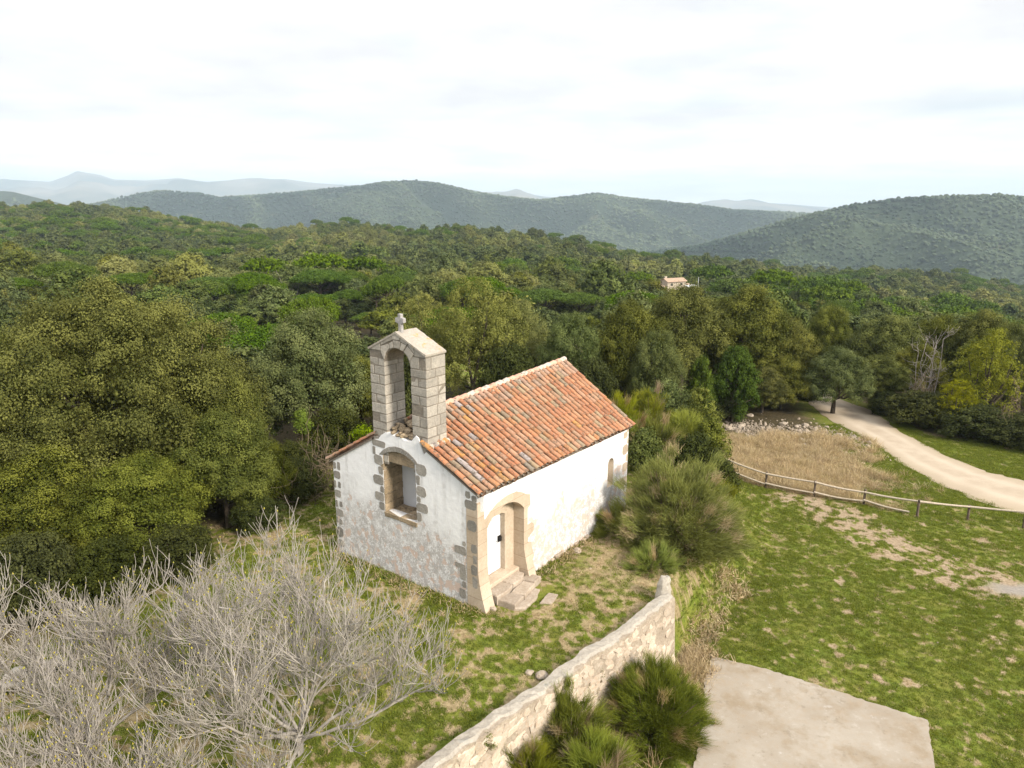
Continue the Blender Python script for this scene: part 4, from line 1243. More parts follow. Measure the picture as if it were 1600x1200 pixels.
mb.put([(-7, -1.8, 3.9), (-3.32, -1.8, 4.1), (-3.32, 2.6, 4.8), (-7, 2.6, 4.6), (-7, -1.8, 3.7), (-3.32, -1.8, 3.9), (-3.32, 2.6, 4.6), (-7, 2.6, 4.4)], [[0, 1, 2, 3], [4, 7, 6, 5], [0, 4, 5, 1], [1, 5, 6, 2], [3, 2, 6, 7], [0, 3, 7, 4]])
fr_ = mb.obj('roof', [FR], farm)
mb = MB(); mb.box(-2.9, -2.2, .2, .9, 6.6, 8.2); mb.obj('chimney', [FW], fr_)
M = Mat('dark window', .4, .4); M.color((.03, .028, .025)); DW = M.m
for x, z in ((-1.8, 4.2), (1.6, 4.2), (-1.8, 1.8), (1.6, 1.8)):
    mb = MB(); mb.box(x - .4, x + .4, -2.44, -2.36, z, z + 1.1); mb.obj('window', [DW], farm)
bx, _, _ = at(1083, 440, FY - 4)
shed = thing('farm_shed', (bx, FY - 4, gz(bx, FY - 4)), R(30), 'white low shed with a slim mast beside the far farmhouse', 'shed')
M = Mat('white sheet roof', .6, .3); M.color((.62, .64, .66)); WH = M.m
mb = MB(); mb.box(-1.9, 1.9, -1.5, 1.5, -1, 3.3); mb.obj('wall', [FW], shed)
mb = MB(); mb.put([(-2.2, -1.9, 3.2), (2.2, -1.9, 3.2), (2.2, 1.9, 4.0), (-2.2, 1.9, 4.0), (-2.2, -1.9, 3.05), (2.2, -1.9, 3.05), (2.2, 1.9, 3.85), (-2.2, 1.9, 3.85)], [[0, 1, 2, 3], [4, 7, 6, 5], [0, 4, 5, 1], [1, 5, 6, 2], [3, 2, 6, 7], [0, 3, 7, 4]])
mb.obj('roof', [WH], shed)
V, F, _ = tubes([([(2.6, 0, -1), (2.6, 0, 9.0)], [.09, .06])], 6); mb = MB(); mb.put(V, F); mb.obj('mast', [WH], shed)

def stone(px, py, z, s, label, mat=RUBBLE):
    p = P2(px, py, z); z = gz(p[0], p[1])
    mb = MB(); rock(mb, (0, 0, s * .25), (s, s * .8, s * .55), rw, .7, seg=3)
    o = mb.obj('stone', [mat]); o.location = (p[0], p[1], z); tag(o, label, 'stone')
stone(848, 1057, -.3, .20, 'pale stone lying in the grass close to the terrace wall coping')
stone(828, 1052, -.3, .13, 'smaller of the two pale stones lying by the terrace wall')
stone(902, 862, -.3, .17, 'single pale stone on the dry ground below the chapel side wall')
stone(770, 953, -.3, .14, 'flat stone in the grass just before the chapel door steps')
stone(518, 1000, -.3, .12, 'pale stone in the grass between fig branches and chapel')
stone(1155, 845, -2.2, .22, 'grey stone in the meadow right of the olive broom bush')
for (px, py, s, lb) in ((1142, 655, .36, 'large pale block leaning under the oak at the rubble edge'), (1158, 668, .28, 'pale block below the leaning oak trunk'), (1140, 672, .26, 'rough pale block nearest the dry grass'),
                        (1172, 648, .26, 'squarish pale block behind the leaning oak trunk'), (1226, 662, .20, 'bright white stone in the middle of the rubble strip'), (1245, 668, .17, 'white stone at the lower edge of the rubble strip')):
    stone(px, py, -3.6, s, lb)
# ------------------------------------------------------------------ vegetation builders
def leaves_mesh(rng, C, Nn, tone, l, w, spread=.8):
    """one small diamond-shaped face per leaf: centres C, facing roughly Nn"""
    n = len(C)
    d = Nn + rng.normal(size=(n, 3)) * spread
    d /= np.linalg.norm(d, axis=1, keepdims=True) + 1e-9
    a = np.cross(d, rng.normal(size=(n, 3))); a /= np.linalg.norm(a, axis=1, keepdims=True) + 1e-9
    b = np.cross(d, a)
    ls = l * rng.uniform(.7, 1.3, (n, 1)); ws = w * rng.uniform(.7, 1.3, (n, 1))
    V = np.stack([C - a * ls * .5, C + b * ws * .5 + d * ws * .12, C + a * ls * .5, C - b * ws * .5 + d * ws * .12], 1).reshape(-1, 3)
    return V, np.arange(4 * n).reshape(n, 4), tone

def dirs(rng, n, zmin=-1.0):
    z = rng.uniform(zmin, 1, n); a = rng.uniform(0, 2 * np.pi, n); r = np.sqrt(1 - z * z)
    return np.stack([r * np.cos(a), r * np.sin(a), z], -1)

def crown_lobes(rng, rx, z0, z1, n, lobe=.38, flat=1.0):
    L = []
    for i in range(n):
        t = (i + .5) / n; t = t ** .8
        prof = math.sqrt(max(.05, 1 - ((t - .36) / .68) ** 2))
        a = i * 2.39996 + rng.uniform(-.4, .4)
        r = rx * lobe * rng.uniform(.75, 1.2)
        rr = max(0, rx * prof * rng.uniform(.86, 1.08) - r)
        z = z0 + r * flat * .6 + (z1 - z0 - r * flat * 1.5) * t
        L.append((rr * math.cos(a), rr * math.sin(a), z, r))
    L.append((0, 0, z0 + (z1 - z0) * .45, rx * .55)); L.append((0, 0, z1 - rx * lobe * flat * 1.0, rx * lobe))
    return np.array(L)

def crown(rng, L, ncl, per, clr, l, w, inner=.12, flat=1.0, spread=.36, zmin=-.75):
    """foliage as leaf clumps over the lobes L (x, y, z, r)"""
    wts = L[:, 3] ** 2; wts /= wts.sum()
    k = rng.choice(len(L), ncl * 3, p=wts)
    d = dirs(rng, ncl * 3, zmin)
    P = L[k, :3] + d * (L[k, 3:4] * rng.uniform(.78, 1.12, (ncl * 3, 1))) * np.array([1, 1, flat])
    ok = np.ones(len(P), bool)
    for j, q in enumerate(L):
        e = (P - q[:3]) / np.array([1, 1, flat])
        ok &= (np.linalg.norm(e, axis=1) > q[3] * .80) | (k == j)
    P, d = P[ok][:ncl], d[ok][:ncl]
    m = len(P)
    ct = rng.uniform(0, 1, m)
    cs = clr * rng.uniform(.6, 1.35, m)
    q = rng.normal(size=(m, per, 3)) * .52
    along_ = (q * d[:, None, :]).sum(-1, keepdims=True)
    q = q - along_ * d[:, None, :] * .35
    C = (P[:, None, :] + q * cs[:, None, None] * np.array([1, 1, .8])).reshape(-1, 3)
    Nn = (np.repeat(d, per, 0) * .55 + (q / (np.linalg.norm(q, axis=2, keepdims=True) + 1e-6)).reshape(-1, 3) * .95 + np.array([0, 0, .40]))
    tone = np.clip(np.repeat(ct, per) * .72 + rng.uniform(0, .28, len(C)), 0, 1)
    V1, F1, t1 = leaves_mesh(rng, C, Nn, tone, l, w, spread)
    ni = int(inner * len(C))
    k = rng.choice(len(L), ni, p=wts)
    C2 = L[k, :3] + dirs(rng, ni) * (L[k, 3:4] * rng.uniform(.2, .78, (ni, 1))) * np.array([1, 1, flat])
    V2, F2, t2 = leaves_mesh(rng, C2, dirs(rng, ni), rng.uniform(0, .5, ni), l * 1.7, w * 2.2, .3)  # inner leaves toned darker: crown shade put into the colour
    return np.concatenate([V1, V2]), np.concatenate([F1, F2 + len(V1)]), np.concatenate([t1, t2])

def limb(rng, p, q, r0, r1, n=6, wob=.12):
    t = np.linspace(0, 1, n)[:, None]; p = np.array(p, float); q = np.array(q, float)
    L = np.linalg.norm(q - p)
    P = p * (1 - t) + q * t + rng.normal(size=(n, 3)) * wob * L * .25 * np.sin(np.pi * t)
    P[:, 2] -= .10 * L * np.sin(np.pi * t[:, 0])
    return P, np.linspace(r0, r1, n)

def trunk_mesh(name, rng, L, h, r, mat, lean=0.0, forks=7):
    top = np.array([lean, lean * .4, h])
    base = [(0, 0, -.9), (0, 0, 0), (lean * .4, lean * .1, h * .5), tuple(top)]
    paths = [(np.array(base), np.array([r * 1.25, r * 1.1, r * .85, r * .75]))]
    for k in rng.permutation(len(L))[:forks]:
        paths.append(limb(rng, top - np.array([0, 0, rng.uniform(0, h * .3)]), L[k, :3], r * .55, r * .12))
        if len(L) > 4:
            e = L[k, :3] + rng.normal(size=3) * L[k, 3] * .5
            paths.append(limb(rng, paths[-1][0][3], e, r * .25, r * .06))
    V, F, _ = tubes(paths, 7)
    return npmesh(name, V, [F], [mat], True)

class Proto:
    """a kind of tree: shared crown and trunk meshes at a nominal radius and height"""
    def __init__(s, kind, crown_me, trunk_me, rx, h): s.kind, s.c, s.t, s.rx, s.h = kind, crown_me, trunk_me, rx, h
def oak_proto(kind, seed, mat, rx=4.0, h=8.0, z0=1.5, n=20, ncl=420, per=46, clr=.42, l=.17, w=.10, lobe=.36, bark=None, inner=.16, lean=0.0, tr=.28, flat=1.0, zmin=-.75, spread=.36):
    rng = np.random.RandomState(seed)
    L = crown_lobes(rng, rx, z0, h, n, lobe, flat)
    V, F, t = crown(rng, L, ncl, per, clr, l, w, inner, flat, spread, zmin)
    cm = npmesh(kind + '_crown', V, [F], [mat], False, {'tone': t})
    return Proto(kind, cm, trunk_mesh(kind + '_trunk', rng, L, z0 + .6, tr, bark or BARK, lean), rx, h)

def pine_proto(seed, rx=5.0, h=11.0, ncl=330, per=44, clr=.55, l=.26, w=.10):
    rng = np.random.RandomState(seed)
    L = []
    for i in range(15):
        a = i * 2.4; rr = rx * .74 * math.sqrt((i + .3) / 15)
        L.append((rr * math.cos(a), rr * math.sin(a), h - 2.0 - .13 * rr ** 1.5 + rng.uniform(-.3, .3), rx * rng.uniform(.26, .36)))
    L = np.array(L)
    V, F, t = crown(rng, L, ncl, per, clr, l, w, .14, .62, .7, -.35)
    cm = npmesh('umbrella_pine_crown', V, [F], [LEAF_PINE], False, {'tone': t})
    return Proto('umbrella_pine', cm, trunk_mesh('umbrella_pine_trunk', rng, L, h * .62, .26, BARK, .3, 9), rx, h)

NTREE = [0]
def plant_tree(pr, x, y, rx, top, label, cat='tree', group=None, rz=None, mesh=None, zg=None):
    g = gz(x, y) if zg is None else zg
    o = thing(pr.kind, (x, y, g), (NTREE[0] * 2.4) % 6.28 if rz is None else rz, label, cat, group)
    o.scale = (rx / pr.rx, rx / pr.rx, max(.5, top - g) / pr.h)
    add('crown', pr.c, o); add('trunk', pr.t, o)
    NTREE[0] += 1
    return o

def tree_at(pr, px, py, hw, Y, label, cat='tree', group=None, rz=None, deep=1.0):
    x, y, z = at(px, py, Y)
    return plant_tree(pr, x, y, hw / 1145.6 * Y * 1.0, z, label, cat, group, rz)

# blades and stems: thin strips that bend
def strips(rng, base, d, L, w, tone, seg=3, bend=.25):
    """base (n,3), unit direction d (n,3), length L (n,), width w (n,)"""
    n = len(base)
    side = np.cross(d, rng.normal(size=(n, 3))); side /= np.linalg.norm(side, axis=1, keepdims=True) + 1e-9
    bd = np.cross(side, d) * rng.uniform(-1, 1, (n, 1)) * bend + np.array([0, 0, -.3]) * bend
    V = []; 
    for k in range(seg + 1):
        t = k / seg
        c = base + d * (L * t)[:, None] + bd * (L * t * t)[:, None]
        ww = (w * (1 - t * .8))[:, None] * .5
        V += [c - side * ww, c + side * ww]
    V = np.stack(V, 1).reshape(-1, 3)
    o = np.arange(n)[:, None] * 2 * (seg + 1)
    F = np.concatenate([o + np.array([[2 * k, 2 * k + 1, 2 * k + 3, 2 * k + 2]]) for k in range(seg)], 0)
    tn = np.concatenate([np.clip(tone * .6 + .4 * (k / max(1, seg - 1)), 0, 1) for k in range(seg)])  # woody base to green tip, with lit tips put into the tone
    return V, F, tn

def broom(name, seed, x, y, rx, ry, h, mat, label, ntuft=120, per=60, sl=.8, w=.016, z=None, group=None, cat='bush', wood=True, low=-.05):
    """broom: upright green stems fanning out in tufts from woody branches"""
    rng = np.random.RandomState(seed)
    g = gz(x, y) if z is None else z
    o = thing(name, (x, y, g), 0, label, cat, group)
    d = dirs(rng, ntuft, low)
    prof = rng.uniform(.62, .88, (ntuft, 1)) * (1 + .15 * rng.normal(size=(ntuft, 1)))
    T = d * prof * np.array([rx, ry, h])
    T[:, 2] = np.maximum(T[:, 2], .05)
    ax = d * np.array([.9, .9, .6]) + np.array([0, 0, .45]); ax /= np.linalg.norm(ax, axis=1, keepdims=True)
    tone = rng.uniform(0, 1, ntuft)
    B = np.repeat(T, per, 0) + rng.normal(size=(ntuft * per, 3)) * np.array([.07, .07, .05]) * rx * .8
    D = np.repeat(ax, per, 0) + rng.normal(size=(ntuft * per, 3)) * .26; D /= np.linalg.norm(D, axis=1, keepdims=True)
    L = sl * rng.uniform(.45, 1.1, len(B)) * np.repeat(rng.uniform(.7, 1.2, ntuft), per)
    V, F, t = strips(rng, B - D * (L * .3)[:, None], D, L, np.full(len(B), w), np.clip(np.repeat(tone, per) * .5 + rng.uniform(0, .5, len(B)), 0, 1), 3, .18)
    dead = np.repeat(rng.rand(ntuft) < .10, per); dm = np.tile(dead, 3)
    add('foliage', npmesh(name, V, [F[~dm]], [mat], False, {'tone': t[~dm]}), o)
    if dm.any():
        add('dead_stems', npmesh(name + '_dead', V, [F[dm]], [DRY], False, {'tone': t[dm] * .5}), o)
    if wood:
        paths = [limb(rng, (rng.uniform(-.25, .25) * rx * .5, rng.uniform(-.25, .25) * ry * .5, -.1), T[k], .022 * rx + .008, .006, 5, .25) for k in range(0, ntuft, 2)]
        V, F, _ = tubes(paths, 5)
        add('stems', npmesh(name + '_stems', V, [F], [TWIG], True), o)
    return o

def leafy_bush(name, seed, x, y, rx, h, mat, label, ncl=160, per=42, clr=.28, l=.10, w=.06, cat='bush', group=None, z=None, n=12):
    rng = np.random.RandomState(seed)
    g = gz(x, y) if z is None else z
    o = thing(name, (x, y, g), 0, label, cat, group)
    L = crown_lobes(rng, rx, -.1, h, n, .40)
    V, F, t = crown(rng, L, ncl, per, clr, l, w, .10)
    add('foliage', npmesh(name, V, [F], [mat], False, {'tone': t}), o)
    V, F, _ = tubes([limb(rng, (rng.uniform(-.2, .2), rng.uniform(-.2, .2), -.1), L[k, :3], .04, .012) for k in range(min(8, len(L)))], 5)
    add('stems', npmesh(name + '_stems', V, [F], [TWIG], True), o)
    return o

# ------------------------------------------------------------------ instanced ground cover and woods (one object per mass)
def hidden_collection(name, meshes):
    c = bpy.data.collections.new(name)
    for i, me in enumerate(meshes):
        c.objects.link(bpy.data.objects.new('%s_%02d' % (name, i), me))
    return c

def scatter(name, P, S, ROT, IDX, coll, extra=None, **kw):
    me = bpy.data.meshes.new(name); P = np.asarray(P, np.float32)
    me.vertices.add(len(P)); me.vertices.foreach_set('co', P.ravel())
    a = me.attributes.new('scl', 'FLOAT_VECTOR', 'POINT'); a.data.foreach_set('vector', np.asarray(S, np.float32).ravel())
    a = me.attributes.new('rot', 'FLOAT_VECTOR', 'POINT'); a.data.foreach_set('vector', np.asarray(ROT, np.float32).ravel())
    a = me.attributes.new('idx', 'INT', 'POINT'); a.data.foreach_set('value', np.asarray(IDX, np.int32))
    for k, v in (extra or {}).items():
        a = me.attributes.new(k, 'FLOAT', 'POINT'); a.data.foreach_set('value', np.asarray(v, np.float32))
    me.update()
    o = add(name, me, kind='stuff', **kw)
    ng = bpy.data.node_groups.new(name, 'GeometryNodeTree')
    ng.interface.new_socket('Geometry', in_out='INPUT', socket_type='NodeSocketGeometry')
    ng.interface.new_socket('Geometry', in_out='OUTPUT', socket_type='NodeSocketGeometry')
    gi = ng.nodes.new('NodeGroupInput'); go = ng.nodes.new('NodeGroupOutput')
    ci = ng.nodes.new('GeometryNodeCollectionInfo'); ci.inputs['Collection'].default_value = coll
    ci.inputs['Separate Children'].default_value = True; ci.inputs['Reset Children'].default_value = True
    ip = ng.nodes.new('GeometryNodeInstanceOnPoints'); ip.inputs['Pick Instance'].default_value = True
    ng.links.new(gi.outputs[0], ip.inputs['Points']); ng.links.new(ci.outputs[0], ip.inputs['Instance'])
    for nm, ty, so in (('scl', 'FLOAT_VECTOR', 'Scale'), ('rot', 'FLOAT_VECTOR', 'Rotation'), ('idx', 'INT', 'Instance Index')):
        na = ng.nodes.new('GeometryNodeInputNamedAttribute'); na.data_type = ty; na.inputs['Name'].default_value = nm
        ng.links.new(na.outputs['Attribute'], ip.inputs[so])
    ng.links.new(ip.outputs[0], go.inputs[0])
    m = o.modifiers.new('scatter', 'NODES'); m.node_group = ng
    return o
# ------------------------------------------------------------------ the bare fig trees
M = Mat('pale fig bark', .9, .15)
n1 = M.noise(5, 6, .6); n2 = M.noise(24, 5, .65)
c = M.mix(M.ramp(n1, [(.35, 0), (.68, 1)]), (.215, .193, .172), (.385, .352, .318))
c = M.mix(M.ramp(n2, [(.54, 0), (.66, .55)]), c, (.27, .255, .10))
M.color(c).bump(n2, .4, .01)
FIGB = M.m
M = Mat('yellow fig buds', .8, .2); M.color(M.mix(M.ramp(M.noise(30, 2), [(.4, 0), (.6, 1)]), (.33, .26, .04), (.28, .28, .06))); BUD = M.m

def fig(seed, x, y, reach, height, label, nl=8, spread=1.0):
    rng = np.random.RandomState(seed); g = gz(x, y)
    o = thing('fig_tree', (x, y, g), 0, label, 'tree', 'bare fig trees in the yard')
    big, fine, tips = [], [], []
    def grow(p, d, L, r0, r1, n, tropism, wob):
        P = [p]; d = d / np.linalg.norm(d)
        for k in range(n):
            d = d + rng.normal(size=3) * wob + np.array([0, 0, tropism]); d /= np.linalg.norm(d)
            P.append(P[-1] + d * L / n)
        P = np.array(P); P[:, 2] = np.maximum(P[:, 2], .12)
        return P, np.linspace(r0, r1, n + 1)
    def rot(d, ang, a):
        d = d / np.linalg.norm(d)
        u = np.cross(d, [0, 0, 1.0] if abs(d[2]) < .9 else [1.0, 0, 0]); u /= np.linalg.norm(u); v = np.cross(d, u)
        return d * math.cos(ang) + (u * math.cos(a) + v * math.sin(a)) * math.sin(ang)
    T = grow(np.array([0, 0, -.4]), np.array([.05, .05, 1.0]), 1.0, .11, .085, 4, 0, .06); big.append(T)
    for i in range(nl):
        a = i * 2 * math.pi / nl + rng.uniform(-.3, .3)
        el = rng.uniform(.32, .75) if i % 3 else rng.uniform(.7, 1.2)
        d = np.array([math.cos(a) * math.cos(el), math.sin(a) * math.cos(el), math.sin(el)])
        L1 = reach * rng.uniform(.58, .80) * (1.0 if el < .7 else height / reach * .85)
        l1 = grow(T[0][-1 - (i % 2)], d, L1, .040, .016, 8, .06, .15); big.append(l1)
        m = 10
        for j in range(m):
            f = .22 + .78 * (j + rng.rand()) / m; k = min(7, int(f * 8)); p = l1[0][k] + (l1[0][k + 1] - l1[0][k]) * (f * 8 - k)
            dd = rot(l1[0][min(8, k + 1)] - l1[0][k], rng.uniform(.5, 1.05), rng.uniform(0, 6.28)); dd[2] = abs(dd[2]) * .6 + dd[2] * .4 + .10
            L2 = reach * rng.uniform(.22, .40) * (1.1 - .35 * f)
            l2 = grow(p, dd, L2, .016, .008, 6, .10, .15); (big if j % 2 else fine).append(l2)
            m2 = 11
            for q in range(m2):
                f2 = .2 + .8 * (q + rng.rand()) / m2; k2 = min(5, int(f2 * 6)); p2 = l2[0][k2] + (l2[0][k2 + 1] - l2[0][k2]) * (f2 * 6 - k2)
                d2 = rot(l2[0][min(6, k2 + 1)] - l2[0][k2], rng.uniform(.45, 1.0), rng.uniform(0, 6.28)); d2[2] = abs(d2[2]) * .7 + .15
                l3 = grow(p2, d2, reach * rng.uniform(.10, .21), .0078, .005, 5, .17, .14); fine.append(l3); tips.append(l3[0][-1])
                for w_ in range(rng.randint(1, 4)):
                    k3 = rng.randint(1, 5)
                    d3 = rot(l3[0][k3 + 1] - l3[0][k3], rng.uniform(.4, .9), rng.uniform(0, 6.28)); d3[2] = abs(d3[2]) + .2
                    l4 = grow(l3[0][k3], d3, reach * rng.uniform(.05, .12), .0055, .004, 4, .20, .12); fine.append(l4); tips.append(l4[0][-1])
    V, F, _ = tubes(big, 7)
    add('trunk', npmesh('fig_trunk', V, [F], [FIGB], True), o)
    V, F, _ = tubes(fine, 5)
    add('branches', npmesh('fig_branches', V, [F], [FIGB], True), o)
    tips = np.array(tips); tips = tips[rng.rand(len(tips)) < .20]
    V = []; F = []; n = 0
    s = rng.uniform(.012, .022, len(tips))
    oct_ = np.array([(1, 0, 0), (-1, 0, 0), (0, 1, 0), (0, -1, 0), (0, 0, 1.7), (0, 0, -1.2)])
    of = np.array([(0, 2, 4), (2, 1, 4), (1, 3, 4), (3, 0, 4), (2, 0, 5), (1, 2, 5), (3, 1, 5), (0, 3, 5)])
    V = (tips[:, None] + oct_[None] * s[:, None, None]).reshape(-1, 3)
    F = (of[None] + 6 * np.arange(len(tips))[:, None, None]).reshape(-1, 3)
    add('buds', npmesh('fig_buds', V, [F], [BUD], True), o, kind='stuff')
    return o
fig(3, -4.6, 13.3, 4.9, 6.2, 'bare grey fig tree with yellow buds, the larger one reaching toward the chapel', 14)
fig(9, -9.0, 13.2, 4.0, 4.9, 'bare grey fig tree with yellow buds standing in front of the big oak', 11)
fig(21, -7.4, 10.6, 2.9, 2.7, 'low spreading bare fig tree nearest the camera at the bottom corner', 9)

# ------------------------------------------------------------------ trees that can be told apart
OAK = [oak_proto('holm_oak', 100 + k, LEAF_OAK, n=34, ncl=270, per=220, lobe=.26, clr=.56, l=.105, w=.07) for k in range(3)]
OAKG = oak_proto('grey_oak', 111, LEAF_GREY, n=30, ncl=250, per=210, lobe=.27, clr=.56, l=.105, w=.07)
PALE = [oak_proto('downy_oak', 120 + k, LEAF_LIGHT, rx=4.6, h=9.0, z0=1.0, n=30, ncl=300, per=110, clr=.52, l=.115, w=.07, lobe=.30, inner=.05, lean=.3) for k in range(2)]
YEL = oak_proto('poplar', 130, LEAF_YELLOW, rx=2.6, h=7.5, z0=.8, n=22, ncl=300, per=34, clr=.40, l=.14, w=.09, lobe=.30, inner=.02)
DEEP = oak_proto('strawberry_tree', 133, LEAF_DARKG, rx=2.4, h=5.0, z0=.3, n=22, ncl=260, per=54, clr=.40, lobe=.30, l=.14, w=.08)
YOAK = oak_proto('small_oak', 135, LEAF_PINE, rx=2.4, h=5.0, z0=.2, n=16, ncl=260, per=44, clr=.36, l=.14, w=.08)
UNDER = [oak_proto('evergreen_shrub', 140 + k, LEAF_SHADE, rx=3.0, h=4.2, z0=.05, n=16, ncl=320, per=40, clr=.38, l=.16, w=.09) for k in range(2)]
PINES = [pine_proto(150 + k) for k in range(2)]
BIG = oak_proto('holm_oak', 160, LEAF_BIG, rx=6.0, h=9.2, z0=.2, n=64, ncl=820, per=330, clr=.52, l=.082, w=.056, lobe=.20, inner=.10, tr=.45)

TABLE = []
def T(pr, px, py, hw, Y, label, cat='tree', **k):
    o = tree_at(pr, px, py, hw, Y, label, cat, **k); TABLE.append((o.location.x, o.location.y, hw / 1145.6 * Y)); return o
T(OAK[2], 318, 560, 92, 28.0, 'oak shoulder on the right flank of the huge oak', rz=5.2)
big1 = T(BIG, 150, 446, 235, 27.5, 'huge dense dark olive oak filling the space left of the chapel', rz=.4)
big2 = T(BIG, -110, 500, 185, 25.5, 'dark oak cut by the frame edge beside the huge oak', rz=2.1)
T(OAK[1], 398, 682, 60, 27.0, 'dark oak foot closing the gap beside the huge oak', rz=3.7)
T(OAK[0], 340, 648, 95, 25.5, 'lower oak bulging out of the huge oak toward the chapel yard', rz=1.1)
T(OAK[2], 60, 700, 120, 22.5, 'low oak mass in front of the huge oak near the frame edge', rz=4.4)
T(OAK[1], 215, 715, 110, 23.0, 'low oak clump at the foot of the huge oak behind the fig trees', rz=2.9)
T(UNDER[0], 462, 716, 58, 28.0, 'dark thicket right against the left flank of the chapel', 'bush', rz=2.8)
T(UNDER[0], 40, 835, 90, 19.5, 'dark leafy scrub at the foot of the huge oak near the frame edge', 'bush', rz=1.0)
T(UNDER[1], 160, 845, 80, 20.2, 'dark leafy scrub under the huge oak behind the fig trees', 'bush', rz=2.0)
T(UNDER[0], 275, 820, 70, 21.5, 'dark leafy scrub where the huge oak meets the yard', 'bush', rz=3.0)
T(UNDER[1], 400, 775, 48, 25.0, 'dark leafy scrub at the back of the yard left of the chapel', 'bush', rz=4.0)
T(OAKG, 482, 488, 98, 38, 'round olive green oak between the huge oak and the bell gable')
T(OAK[2], 560, 560, 62, 40, 'dark oak just left of the bell gable')
T(PALE[0], 742, 436, 92, 46, 'tall pale olive oak with thin crown rising behind the bell gable')
T(PALE[1], 655, 462, 72, 47, 'pale loose crowned oak directly behind the stone cross')
T(PALE[0], 815, 470, 55, 48, 'pale olive oak partly hidden behind the chapel ridge', rz=2.0)
T(OAKG, 893, 492, 58, 44, 'grey green oak rising over the rear end of the tiled roof')
T(OAK[0], 985, 474, 72, 46, 'dark oak with brownish lit clumps right of the roof', rz=.3)
T(OAK[1], 1072, 446, 78, 55, 'tall dark oak with the highest crown right of the roof')
T(OAK[2], 1172, 449, 84, 56, 'broad domed oak standing over the rubble strip')
T(OAK[0], 1238, 500, 58, 55, 'oak on the right flank of the domed oak group', rz=3.3)
T(OAKG, 1030, 520, 50, 43, 'grey green oak leaning in front of the dark oaks')
T(DEEP, 1153, 542, 40, 49, 'small deep green tree in front of the domed oak')
T(YOAK, 1098, 556, 26, 46, 'yellowish green small tree beside the deep green one')
T(OAKG, 1312, 545, 54, 51, 'small leaning grey green oak beside the gravel track', rz=.9)
T(OAK[1], 1302, 478, 40, 66, 'dark oak behind the track where it enters the wood', rz=4)
T(OAK[2], 1392, 494, 66, 60, 'domed oak with golden green top beyond the track', rz=2.6)
T(OAK[0], 1376, 556, 50, 53, 'dark green oak at the far side of the track bend', rz=5)
T(OAK[1], 1478, 494, 58, 62, 'green oak behind the dead grey trunks', rz=1.9)
T(YEL, 1558, 512, 52, 47, 'bright yellow green tree at the edge of the wood')
T(YEL, 1500, 592, 36, 46, 'low yellow green tree below the bright one', rz=2)
T(OAKG, 1612, 520, 40, 50, 'grey green oak at the frame edge behind the yellow tree', rz=2)
T(OAK[2], 1540, 486, 60, 60, 'dark oak rising behind the bright yellow green tree', rz=2.2)
T(OAK[0], 1440, 540, 44, 54, 'dark oak standing behind the leafless grey trees', rz=1.2)
T(OAK[1], 1590, 505, 50, 56, 'dark oak behind the frame edge trees', rz=3.0)
T(OAK[1], 1120, 470, 60, 60, 'oak filling the gap between the two tall oaks', rz=5.5)
T(OAK[1], 1228, 556, 48, 52.5, 'low dark oak hanging over the rear edge of the rubble strip', rz=2.4)
T(OAK[2], 1196, 575, 42, 51.5, 'dark oak beside the deep green tree above the rubble', rz=3.9)
T(UNDER[1], 1262, 598, 26, 56, 'dark shrub closing the view at the far end of the track', 'bush', rz=2.2)
T(UNDER[0], 1200, 560, 62, 57, 'shaded undergrowth under the domed oak', 'bush', rz=5.5)
T(UNDER[1], 1120, 600, 42, 50, 'shaded shrub at the left foot of the deep green tree', 'bush', rz=.4)
T(UNDER[0], 1448, 612, 62, 47.5, 'dark evergreen thicket by the track below the dead trunks', 'bush')
T(UNDER[1], 1535, 634, 70, 44.5, 'dark evergreen thicket under the yellow green tree', 'bush')
T(UNDER[0], 1610, 648, 62, 42.5, 'dark evergreen thicket at the frame edge by the track', 'bush', rz=2)
T(UNDER[1], 1392, 612, 36, 51, 'dark shrub at the foot of the oak beyond the track', 'bush', rz=1)
T(UNDER[0], 640, 540, 50, 38, 'dark shrubby growth behind the bell gable', 'bush', rz=1.5)
T(UNDER[1], 800, 540, 60, 41, 'dark undergrowth behind the tiled ridge', 'bush', rz=4.1)
T(UNDER[0], 925, 560, 52, 40, 'dark undergrowth behind the rear corner of the roof', 'bush', rz=3.1)
T(UNDER[1], 520, 640, 62, 34, 'dark thicket in the gap left of the chapel', 'bush', rz=.5)
T(UNDER[0], 455, 690, 50, 29, 'dark thicket beside the huge oak', 'bush', rz=2.5)

# dead trunks by the track, a dead pale tree in the wood, bare twiggy scrub by the chapel
def dead_tree(px, py, Y, label, seed, n=5, h=None, mat=BARK_PALE, sc=1.0):
    rng = np.random.RandomState(seed); x, y, z = at(px, py, Y); g = gz(x, y); H = z - g
    o = thing('dead_tree', (x, y, g), 0, label, 'tree')
    paths = []
    for k in range(n):
        b = np.array([rng.uniform(-.5, .5), rng.uniform(-.5, .5), -.4]); t = b + np.array([rng.uniform(-.7, .7) * sc, rng.uniform(-.7, .7), H * rng.uniform(.6, 1.02)])
        P, r = limb(rng, b, t, .045, .018, 7, .18); paths.append((P, r))
        for q in range(7):
            i = rng.randint(3, 7); e = P[i] + np.array([rng.uniform(-1.1, 1.1) * sc, rng.uniform(-1, 1) * sc, rng.uniform(-.1, .9)])
            br_ = limb(rng, P[i], e, .025, .008, 5, .25); paths.append(br_)
            for w_ in range(3):
                paths.append(limb(rng, br_[0][rng.randint(2, 5)], e + rng.normal(size=3) * .4, .011, .006, 4, .25))
    V, F, _ = tubes(paths, 5)
    add('trunk', npmesh('dead_trunk', V, [F], [mat], True), o)
    return o
dead_tree(1462, 520, 50, 'bare grey dead trunks standing beyond the track', 5, 6, sc=.45)
